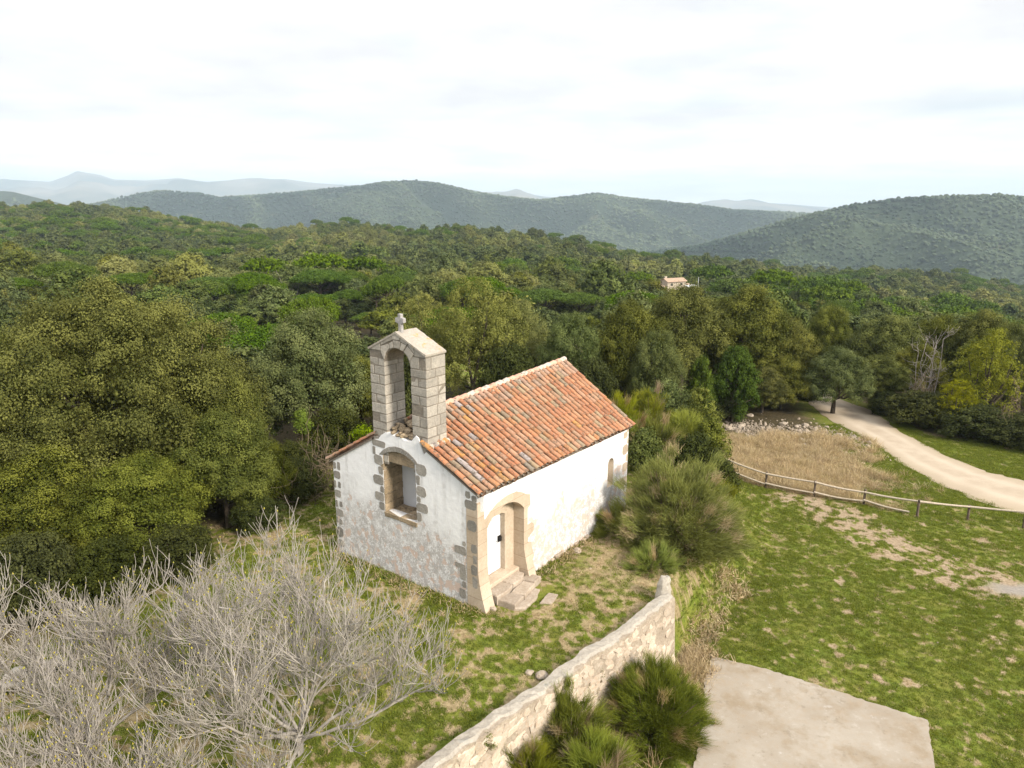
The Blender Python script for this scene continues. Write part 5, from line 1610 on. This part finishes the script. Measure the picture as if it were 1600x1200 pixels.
dead_tree(1428, 560, 49, 'leafless grey tree left of the bare dead trunks', 6, 3, mat=TWIG, sc=.8)
dead_tree(1590, 600, 43, 'leafless brown tree in front of the yellow green tree', 9, 3, mat=TWIG)
dead_tree(492, 700, 28.5, 'leafless twiggy sapling between the oak and the chapel wall', 7, 6, mat=TWIG, sc=1.2)
dead_tree(455, 725, 27.5, 'thin leafless sapling beside the huge oak', 8, 4, mat=TWIG)

leafy_bush('bright_bush', 301, *at(469, 640, 33)[:2], .95, 0, LEAF_BRIGHT, '', 10, 10) if False else None
def bright(px, py, hw, Y, label, seed):
    x, y, z = at(px, py, Y); g = gz(x, y); r = hw / 1145.6 * Y
    rng = np.random.RandomState(seed)
    o = thing('young_tree', (x, y, g), 0, label, 'tree')
    L = crown_lobes(rng, r, z - g - 2.0 * r, z - g, 8, .42)
    V, F, t = crown(rng, L, 34, 34, .22, .10, .07, .0)
    add('crown', npmesh('young_crown', V, [F], [LEAF_BRIGHT], False, {'tone': t}), o)
    V, F, _ = tubes([limb(rng, (0, 0, -.3), L[k, :3], .04, .015) for k in range(4)], 5)
    add('trunk', npmesh('young_trunk', V, [F], [TWIG], True), o)
bright(469, 642, 20, 33, 'bright lime green young tree in the dark gap left of the chapel', 301)
bright(603, 612, 22, 32, 'bright green young leaves just left of the bell gable shaft', 303)
bright(570, 662, 24, 31, 'bright green young growth over the left roof eave', 304)

# bushes round the chapel and below the wall
x, y, _ = P2(1052, 892, -.35)
broom('broom_bush', 401, 5.75, 23.7, 2.15, 2.0, 3.05, BROOM_OLIVE, 'large olive broom bush growing at the right of the chapel', 520, 120, .38, .016, low=-.25)
broom('broom_bush', 402, 8.1, 26.3, 1.0, 1.2, 2.1, BROOM_GREEN, 'dark green broom on the meadow side of the large olive broom', 90, 60, .7, .017)
broom('broom_bush', 403, 4.55, 21.7, .85, .8, .75, BROOM_OLIVE, 'low olive broom tuft spreading by the end of the terrace wall', 60, 60, .5, .014)
broom('broom_bush', 420, 3.75, 24.2, .8, .7, 1.1, BROOM_OLIVE, 'small broom bush against the chapel side wall', 60, 60, .6, .015)
broom('broom_bush', 404, 3.72, 16.5, 1.42, 1.35, 1.85, BROOM_GREEN, 'round dark green broom bush beside the concrete pavement', 420, 100, .42, .011, low=-.2)
broom('broom_bush', 405, 1.3, 15.35, 1.15, 1.0, 1.9, BROOM_GREEN, 'green broom bush below the middle of the terrace wall', 220, 90, .55, .012)
broom('broom_bush', 406, 2.0, 14.3, 1.0, .9, 1.5, BROOM_YELLOW, 'yellowish broom bush at the bottom edge below the wall', 120, 80, .65, .013)
broom('broom_bush', 407, .35, 14.2, .8, .6, 1.45, BROOM_GREEN, 'green broom tuft pressed against the terrace wall at the bottom', 90, 70, .55, .013)
for k, (px, py, hw, Y, mt, sd_, lb) in enumerate([(968, 600, 44, 36, BROOM_YELLOW, 411, 'yellow tipped broom just behind the rear roof corner'), (1020, 598, 42, 37, BROOM_YELLOW, 412, 'broom with bright green tips behind the chapel'),
        (1030, 650, 50, 33, BROOM_GREEN, 413, 'green broom right of the rear roof corner'), (1078, 632, 48, 35, BROOM_OLIVE, 414, 'olive broom in the middle of the thicket behind the chapel'), (995, 640, 36, 33.5, BROOM_YELLOW, 415, 'yellow green broom by the rear eave')]):
    x, y, z = at(px, py, Y); g = gz(x, y); r = hw / 1145.6 * Y
    broom('broom_bush', sd_, x, y, r, r, (z - g) * .90, mt, lb, 130, 55, .75, .02)
for (px, py, hw, Y, mt, sd_, lb) in [(1050, 592, 50, 38, LEAF_GREY, 421, 'grey green bush at the top of the thicket behind the chapel'), (1098, 606, 42, 37, LEAF_OAK, 422, 'green leafy bush near the leaning oak trunk'), (1112, 655, 36, 34, LEAF_OAK, 423, 'dark leafy bush at the meadow edge of the thicket'),
        (1010, 672, 34, 30.3, LEAF_GREY, 424, 'grey green leafy bush beside the rear chapel corner'), (1088, 678, 48, 31, LEAF_SHADE, 425, 'dark glossy bush behind the large olive broom'), (1130, 722, 30, 30, LEAF_SHADE, 426, 'dark bush at the left end of the fence'),
        (960, 632, 30, 37, LEAF_SHADE, 427, 'dark bush under the rear eave')]:
    x, y, z = at(px, py, Y); g = gz(x, y)
    leafy_bush('leafy_bush', sd_, x, y, hw / 1145.6 * Y, z - g, mt, lb, 150, 44, .27, .10, .055)
for k, (x, y, lb) in enumerate([(-.55, 13.75, 'small green plant rooted in the terrace wall near the fig branches'), (2.25, 16.7, 'small weed tuft growing from the stones of the terrace wall'), (2.72, 16.95, 'weed tuft at the foot of the stone facing')]):
    leafy_bush('wall_plant', 440 + k, x, y, .17, .3, LEAF_OAK, lb, 20, 26, .09, .035, .02, 'plant', None, [-.35, -.75, -1.6][k], 5)

# ------------------------------------------------------------------ the woods: nearest trees one by one, the rest as one mass
OAKM = [oak_proto('forest_oak', 200 + k, [LEAF_FAR, LEAF_FAR, LEAF_OAK, LEAF_GREY, LEAF_FAR][k], n=20, ncl=115, per=58, clr=.62, l=.30, w=.20, inner=.16, lobe=.29) for k in range(5)]
PINEM = [pine_proto(220 + k, ncl=230, per=26, clr=.62, l=.36, w=.16) for k in range(2)]
PINEL = [(97, 402, 45, 125, 'broad umbrella pine high above the huge oak'), (200, 421, 38, 128, 'umbrella pine behind the top of the huge oak'), (249, 415, 27, 140, 'small umbrella pine right of the huge oak top'), (328, 427, 38, 132, 'flat topped umbrella pine in the valley wood'),
         (372, 433, 20, 136, 'narrow umbrella pine beside the flat topped one'), (500, 415, 46, 128, 'tallest umbrella pine with a wide bright crown'), (545, 417, 30, 132, 'umbrella pine joined to the tallest one'), (488, 456, 42, 108, 'lower umbrella pine below the tallest one'),
         (545, 448, 28, 112, 'umbrella pine between the lower pine and the pale oak'), (578, 486, 27, 92, 'small umbrella pine behind the stone cross'), (630, 424, 26, 150, 'distant umbrella pine above the pale oaks'), (790, 444, 26, 120, 'umbrella pine peeping above the pale oak'),
         (850, 447, 45, 112, 'wide flat umbrella pine beyond the chapel ridge'), (908, 452, 36, 116, 'umbrella pine behind the grey green oak'), (20, 430, 40, 120, 'umbrella pine at the frame edge above the dark oak'), (1316, 462, 30, 118, 'umbrella pine rising behind the track oaks')]
for k, (px, py, hw, Y, lb) in enumerate(PINEL):
    tree_at(PINES[k % 2], px, py, hw, Y, lb, 'tree'); x, y, _ = at(px, py, Y); TABLE.append((x, y, hw / 1145.6 * Y * .8))
dead = dead_tree(448, 428, 126, 'pale grey leafless tree among the pines', 12, 9, sc=2.4)

TB = np.array(TABLE)
rf = np.random.RandomState(99)
def visible(x, y, z, tol=.004):
    """in front of nearer wooded ground, seen from the drone's neighbourhood"""
    a = np.arctan2(x, y); r = np.hypot(x, y)
    return (CAM_H - z) / r <= np.interp(r, VR, np.arange(len(VR))) * 0 + HZ[np.clip(((a + R(44)) / R(.25)).astype(int), 0, HZ.shape[0] - 1), np.clip(np.searchsorted(VR, r * .97) - 1, 0, len(VR) - 1)] + tol
VR = 60 * 1.022 ** np.arange(0, 190)
va_ = R(-44) + R(.25) * (np.arange(353) + .5)
vr_, vaa = np.meshgrid(VR, va_)
hz = (CAM_H - ground_z(vr_ * np.sin(vaa), vr_ * np.cos(vaa)) - np.where(vr_ < 100, 2, 4.5)) / vr_
HZ = np.minimum.accumulate(hz, axis=1)

def wood_points(r0, r1, sp, grow=0.0, lim=41):
    """jittered polar lattice, spacing sp at r0 growing with distance"""
    out = []; r = r0
    while r < r1:
        s = sp * (1 + grow * (r - r0) / r0)
        n = int(2 * R(lim) * r / s)
        a = R(-lim) + 2 * R(lim) * (np.arange(n) + rf.uniform(.05, .95, n)) / n
        rr = r + rf.uniform(-.48, .48, n) * s
        out.append(np.stack([rr * np.sin(a), rr * np.cos(a), np.full(n, s)], -1)); r += s * .88
    return np.concatenate(out)
P = wood_points(31, 330, 5.9)
x, y = P[:, 0], P[:, 1]; r = np.hypot(x, y)
litter = cover(x, y)[3]
ok = (litter > .75) & (road_d(x, y) > 3.0)
ok &= ~((r < 62) & ~((x < -9.5) & (y > 30) | (y > 47.5) & (x > -30)))
ok &= ~((x > 8) & (y < 50) & (x < 40)) & ~((x > 0) & (x < 8) & (y < 50)) & ~((x >= 20) & (y < 58) & (x < 26.5))
ok &= (np.min(np.hypot(x[:, None] - TB[None, :, 0], y[:, None] - TB[None, :, 1]) - TB[None, :, 2] * .55, axis=1) > 1.8)
ok &= ~((np.abs(x - fx - 3) < 13) & (np.abs(y - FY) < 9))
pxx = 800 + 1145.6 * x / (y * .985)
topz = ground_z(x, y) + 8.0
ok &= ~((pxx > 1018) & (pxx < 1104) & (y < FY) & (y > 58) & ((CAM_H - topz + 1.0) / y < float(slope_of(450))))
low = (pxx > 5018) & (pxx < 1104) & (y < FY) & (y > 58) & ((CAM_H - topz) / y < float(slope_of(447)))
for (ppx, ppy, phw, pY, _l) in PINEL:                       # the umbrella pines stand clear of the oaks before them
    low |= (np.abs(pxx - ppx) < phw * 1.0) & (y < pY + 2) & (y > 50) & ((CAM_H - topz + 1.5) / y < float(slope_of(ppy + phw * .55)))
P = np.concatenate([P, low[:, None].astype(float)], 1)
P = P[ok]; zz_ = ground_z(P[:, 0], P[:, 1])
vis = visible(P[:, 0], P[:, 1], zz_ + 7.5, .012)
P, zz_ = P[vis], zz_[vis]
order = np.argsort(np.hypot(P[:, 0], P[:, 1])); P, zz_ = P[order], zz_[order]
NEAR = 250
LB = {'forest_oak': 'dark green oak, one of many crowding the slope behind the chapel', 'umbrella_pine': 'small umbrella pine among the oaks of the slope behind the chapel'}
pn = fbm(P[:, 0] / 40, P[:, 1] / 40, 81, 2)
for k in range(min(NEAR, len(P))):
    pine = pn[k] > .60 and rf.rand() < .5 and P[k, 3] < .5
    pr = PINEM[k % 2] if pine else OAKM[rf.randint(5)]
    rx = rf.uniform(2.3, 4.0); H = (rf.uniform(6.5, 8.5) if pine else 4.0 + rf.uniform(0, .55) * rx + rf.uniform(0, 2.6))
    if P[k, 3] > .5: pr = OAKM[k % 5]; rx, H = rx * .85, H * .58
    plant_tree(pr, P[k, 0], P[k, 1], rx, zz_[k] + H, LB[pr.kind], 'tree', 'oaks of the slope behind the chapel' if not pine else 'small pines of the slope behind the chapel', rf.uniform(0, 6.28), zg=zz_[k])
print('near wood trees', min(NEAR, len(P)), 'out to', np.hypot(*P[min(NEAR, len(P)) - 1, :2]))

def tone_mat_points(x, y):
    return np.clip(sst(.45, .75, fbm(x / 55, y / 55, 91, 3)) * .9 + .25 * (rf.rand(len(x)) - .5), 0, 1)
FARM = []
for k in range(5):
    rng = np.random.RandomState(230 + k); L = crown_lobes(rng, 3.4, -.6, 6.6, 14, .34)
    V, F, t = crown(rng, L, 130, 10, .55, .62, .44, .2, 1.0, .4, -.5)
    FARM.append(npmesh('wood_crown', V, [F], [LEAF_FAR], False, {'tone': t}))
for k in range(2):
    p_ = pine_proto(240 + k, ncl=110, per=12, clr=.8, l=.66, w=.32); FARM.append(p_.c)
CF = hidden_collection('wood_crown', FARM + [p.c for p in OAKM])
Q = wood_points(330, 930, 6.0, .12)
Q = Q[visible(Q[:, 0], Q[:, 1], ground_z(Q[:, 0], Q[:, 1]) + 7.5, .006)]
A = np.concatenate([P[NEAR:], np.concatenate([Q, np.zeros((len(Q), 1))], 1)]); zA = ground_z(A[:, 0], A[:, 1])
n = len(A)
pine = (fbm(A[:, 0] / 45, A[:, 1] / 45, 81, 2) > .60) & (rf.rand(n) < .45)
idx = np.where(pine, 5 + rf.randint(0, 2, n), rf.randint(0, 5, n))
nearA = np.hypot(A[:, 0], A[:, 1]) < 250
idx = np.where(nearA & ~pine, 7 + rf.randint(0, 5, n), idx)
sz = np.clip(rf.lognormal(-.12, .26, n), .5, 1.5) * np.where(nearA & ~pine, .86, 1.0) * (A[:, 2] / 5.9) ** .5
sz = sz * np.where(A[:, 3] > .5, .6, 1.0)
S = np.stack([sz * np.where(pine, .75, 1), sz * np.where(pine, .75, 1), sz * rf.uniform(.8, 1.1, n) * np.where(pine, .78, 1)], -1)
scatter('forest', np.stack([A[:, 0], A[:, 1], zA], -1), S, np.stack([rf.uniform(-.08, .08, n), rf.uniform(-.08, .08, n), rf.uniform(0, 6.28, n)], -1), idx, CF, {'warm': tone_mat_points(A[:, 0], A[:, 1])},
        label='dense evergreen wood covering the ridges beyond the chapel', category='wood') if False else None
fo_ = scatter('forest', np.stack([A[:, 0], A[:, 1], zA], -1), S, np.stack([rf.uniform(-.08, .08, n), rf.uniform(-.08, .08, n), rf.uniform(0, 6.28, n)], -1), idx, CF, {'warm': tone_mat_points(A[:, 0], A[:, 1])})
tag(fo_, 'dense evergreen wood covering the ridges beyond the chapel', 'forest')
print('forest instances', n)

# blue hills: small lumpy crowns
HILLM = []
for k in range(4):
    rng = np.random.RandomState(260 + k); mbh = MB()
    for q in range(3):
        bm = bmesh.new(); bmesh.ops.create_icosphere(bm, subdivisions=1, radius=1)
        V = np.array([v.co[:] for v in bm.verts]); F = np.array([[v.index for v in f.verts] for f in bm.faces]); bm.free()
        V = V * rng.uniform(.72, 1.2, (len(V), 1)) * np.array([2.9, 2.9, 2.6]) + np.array([rng.uniform(-2, 2), rng.uniform(-2, 2), rng.uniform(2.2, 4.4)]) * (1 if q else 0) + np.array([0, 0, 3.0 if not q else 0])
        mbh.put(V, F)
    HILLM.append(mbh.mesh('hill_crown', [LEAF_HILL]))
    m_ = HILLM[-1]; at_ = m_.attributes.new('tone', 'FLOAT', 'FACE'); at_.data.foreach_set('value', rng.uniform(.1, .8, len(m_.polygons)).astype(np.float32))
CH = hidden_collection('hill_crown', HILLM)
H_ = wood_points(930, 3000, 7.2, .42)
zH = ground_z(H_[:, 0], H_[:, 1])
v = visible(H_[:, 0], H_[:, 1], zH + 8, .0025)
v &= ~(fbm(H_[:, 0] / 70, H_[:, 1] / 70, 95, 3) > .70)
H_, zH = H_[v], zH[v]; n = len(H_)
sz = (H_[:, 2] / 7.2) ** .8 * rf.uniform(.6, 1.05, n)
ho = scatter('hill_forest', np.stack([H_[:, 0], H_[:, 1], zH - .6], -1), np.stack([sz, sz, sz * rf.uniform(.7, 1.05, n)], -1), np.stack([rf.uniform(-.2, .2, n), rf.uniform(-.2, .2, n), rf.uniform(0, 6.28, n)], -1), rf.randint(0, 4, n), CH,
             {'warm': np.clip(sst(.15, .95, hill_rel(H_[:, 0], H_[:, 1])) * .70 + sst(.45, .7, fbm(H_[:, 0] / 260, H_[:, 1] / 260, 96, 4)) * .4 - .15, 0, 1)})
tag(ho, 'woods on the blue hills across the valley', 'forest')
print('hill instances', n)

# ------------------------------------------------------------------ grass, dry grass, rubble
def tuft(rng, n, h, w, spread, mat, bend=.6):
    B = np.stack([rng.normal(size=n) * spread, rng.normal(size=n) * spread, np.zeros(n)], -1)
    D = np.stack([rng.normal(size=n) * .5, rng.normal(size=n) * .5, np.ones(n)], -1); D /= np.linalg.norm(D, axis=1, keepdims=True)
    V, F, t = strips(rng, B, D, h * rng.uniform(.5, 1.1, n), np.full(n, w), rng.rand(n), 2, bend)
    return npmesh('tuft', V, [F], [mat], False, {'tone': t})
rgs = np.random.RandomState(17)
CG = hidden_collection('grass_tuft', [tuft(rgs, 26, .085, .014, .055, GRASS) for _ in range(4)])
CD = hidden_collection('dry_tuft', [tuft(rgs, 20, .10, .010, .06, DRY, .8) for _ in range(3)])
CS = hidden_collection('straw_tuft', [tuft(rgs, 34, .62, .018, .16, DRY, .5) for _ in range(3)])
def yard_pts(n, x0, x1, y0, y1):
    x = rgs.uniform(x0, x1, n); y = rgs.uniform(y0, y1, n)
    da = np.stack([x + .9802, y - 19.0917], -1)
    a = da[:, 0] * math.sin(TH) + da[:, 1] * math.cos(TH); b = -da[:, 0] * math.cos(TH) + da[:, 1] * math.sin(TH)
    keep = ~((a > -.05) & (a < CL + .1) & (b > -.05) & (b < CW + .1)) & ~((a > .4) & (a < 2.5) & (b > -1.1) & (b < 0))
    sd1, _ = edge_sd(x, y)
    keep &= ~((np.abs(sd1) < .5) & (y < 19.9))
    # off the concrete
    inp = np.zeros(n, bool); j = len(pad) - 1
    for i in range(len(pad)):
        xi, yi = pad[i]; xj, yj = pad[j]
        inp ^= ((yi > y) != (yj > y)) & (x < (xj - xi) * (y - yi) / (yj - yi + 1e-12) + xi); j = i
    keep &= ~inp & (road_d(x, y) > -.1)
    keep &= (np.abs(x) < y * .80 + 1) & (y > 11)
    return x[keep], y[keep], a[keep], b[keep], sd1[keep]
x, y, a, b, sd1 = yard_pts(330000, -16, 36, 11, 48)
g, st, so, li, pa = cover(x, y)
p_ = rgs.rand(len(x))
kg = (p_ < np.clip((g - .22) * 1.3, 0, 1) * np.where(y > 30, .65, .85)) & (li < .6) & (pa < .4)
X, Y = x[kg], y[kg]; n = len(X)
foot = np.minimum(np.where((b[kg] > -.1) & (b[kg] < CW), np.abs(a[kg]), 9), np.where((a[kg] > 2.5) & (a[kg] < CL), np.abs(b[kg]), 9))
sz = rgs.uniform(.55, 1.15, n) * (.65 + .7 * fbm(X * .9, Y * .9, 66, 3)) * np.where(foot < .35, 2.0, 1.0)
sz[Y > 30] *= 1.3
gr = scatter('grass', np.stack([X, Y, ground_z(X, Y) - .005], -1), np.stack([sz, sz, sz * rgs.uniform(.6, 1.1, n)], -1), np.stack([rgs.uniform(-.2, .2, n), rgs.uniform(-.2, .2, n), rgs.uniform(0, 6.28, n)], -1), rgs.randint(0, 4, n), CG)
tag(gr, 'short patchy green grass of the yard and meadow', 'grass')
print('grass', n)
kd = (p_ > .90) & (g < .6) & (li < .6) & (pa < .5) & (so < .7) & (y < 36)
foot_ = np.minimum(np.where((b > -.2) & (b < CW), np.abs(a + .15), 9), np.where((a > 2.5) & (a < CL), np.abs(b + .15), 9))
kd |= (foot_ < .22) & (p_ > .86)
edge_dry = (sd1 > .2) & (sd1 < .4 + 1.6 * vn(x * 1.1, y * 1.1, 5)) & (y > 17.5) & (y < 24.5) & (p_ > .80)
kd |= edge_dry
X, Y = x[kd], y[kd]; n = len(X)
sz = rgs.uniform(.7, 1.4, n) * np.where(edge_dry[kd], rgs.uniform(1.2, 3.2, n), 1.0) * np.where(foot_[kd] < .25, 2.0, 1.0)
dg = scatter('dry_grass', np.stack([X, Y, ground_z(X, Y) - .005], -1), np.stack([sz, sz, sz], -1), np.stack([rgs.uniform(-.2, .2, n), rgs.uniform(-.2, .2, n), rgs.uniform(0, 6.28, n)], -1), rgs.randint(0, 3, n), CD)
tag(dg, 'dry tan grass between the green patches and along the wall', 'dry grass')
print('dry', n)
x2, y2, a2, b2, s2 = yard_pts(60000, 8, 26, 29, 48)
st2 = cover(x2, y2)[1]
ks = (rgs.rand(len(x2)) < st2 * .45 * sst(.30, .62, fbm(x2 * .6, y2 * .6, 68, 3)) + .02 * (st2 > .3))
X, Y = x2[ks], y2[ks]
# dead grass heaped round the brooms and at the wall's end
ex = np.concatenate([np.stack([rgs.normal(5.15, .35, 160), rgs.normal(19.3, .65, 160)], -1), np.stack([rgs.normal(2.55, .35, 110), rgs.normal(16.4, .45, 110)], -1), np.stack([rgs.normal(5.6, .4, 90), rgs.normal(21.3, .8, 90)], -1), np.stack([rgs.normal(4.95, .2, 60), rgs.normal(17.7, .6, 60)], -1), np.stack([rgs.normal(1.9, .3, 60), rgs.normal(15.1, .35, 60)], -1)])
sde, _ = edge_sd(ex[:, 0], ex[:, 1]); ex = ex[sde > .42]
n1_ = len(X); X = np.concatenate([X, ex[:, 0]]); Y = np.concatenate([Y, ex[:, 1]]); n = len(X)
sz = rgs.uniform(.4, 1.0, n) * (.55 + .8 * fbm(X * .8, Y * .8, 69, 2)); sz[n1_:] *= .9
so_ = scatter('straw', np.stack([X, Y, ground_z(X, Y) - .01], -1), np.stack([sz, sz, sz * rgs.uniform(.7, 1.1, n)], -1), np.stack([rgs.uniform(-.3, .3, n), rgs.uniform(-.3, .3, n), rgs.uniform(0, 6.28, n)], -1), rgs.randint(0, 3, n), CS)
tag(so_, 'tall straw coloured grass beyond the fence and by the wall end', 'tall grass')
print('straw', n)
RK = []
for k in range(5):
    mb = MB(); rock(mb, (0, 0, 0), (1, .8, .55), rgs, .4 + .12 * k, seg=1); RK.append(mb.mesh('rubble_stone', [RUBBLE]))
CR = hidden_collection('rubble_stone', RK)
n = 1900
t = rgs.rand(n); X = 14.2 + 8.8 * t + rgs.normal(size=n) * .6; Y = 47.6 - .42 * (X - 14) + rgs.normal(size=n) * np.interp(t, [0, .5, 1], [.8, 1.7, 1.5])
ok = road_d(X, Y) > .3; X, Y = X[ok], Y[ok]; n = len(X)
sz = np.clip(rgs.lognormal(-2.75, .5, n), .025, .24)
ru = scatter('rubble', np.stack([X, Y, ground_z(X, Y) + sz * .2], -1), np.stack([sz, sz, sz], -1), rgs.uniform(0, 6.28, (n, 3)), rgs.randint(0, 5, n), CR)
tag(ru, 'strip of pale broken stones between the dry grass and the oaks', 'rubble')
pe = rgs.uniform(0, 1, (900, 2)); X = -6 + 26 * pe[:, 0]; Y = 12 + 24 * pe[:, 1]
sd1, _ = edge_sd(X, Y); ok = ((sd1 < -.4) | (sd1 > .6)) & (rgs.rand(900) < .45) & (np.abs(X) < Y * .75); X, Y = X[ok], Y[ok]
da = np.stack([X + .9802, Y - 19.0917], -1); a = da[:, 0] * math.sin(TH) + da[:, 1] * math.cos(TH); b = -da[:, 0] * math.cos(TH) + da[:, 1] * math.sin(TH)
ok = ~((a > -.1) & (a < CL) & (b > -.1) & (b < CW)); X, Y = X[ok], Y[ok]; n = len(X)
sz = rgs.uniform(.015, .05, n)
pb = scatter('pebbles', np.stack([X, Y, ground_z(X, Y)], -1), np.stack([sz, sz, sz], -1), rgs.uniform(0, 6.28, (n, 3)), rgs.randint(0, 5, n), CR)
tag(pb, 'small pale pebbles strewn over yard and meadow', 'pebbles')

# ------------------------------------------------------------------ the air: one even volume round everything
mb = MB(); zlo = float(GZ.min()) - 1.0; zhi = max(float(GZ.max()) + 12, CAM_H + 60)
mb.box(-17500, 17500, -17500, 17500, zlo, zhi)
M = Mat('haze'); 
M.t.nodes.remove(M.b)
pv = M.t.nodes.new('ShaderNodeVolumePrincipled')
pv.inputs['Color'].default_value = (.68, .85, 1.0, 1)
pv.inputs['Density'].default_value = HAZE
pv.inputs['Anisotropy'].default_value = 0.0
out_ = [n for n in M.t.nodes if n.type == 'OUTPUT_MATERIAL'][0]
M.link(pv.outputs[0], out_.inputs['Volume'])
hz_ = mb.obj('haze', [M.m]); tag(hz_, kind='stuff')
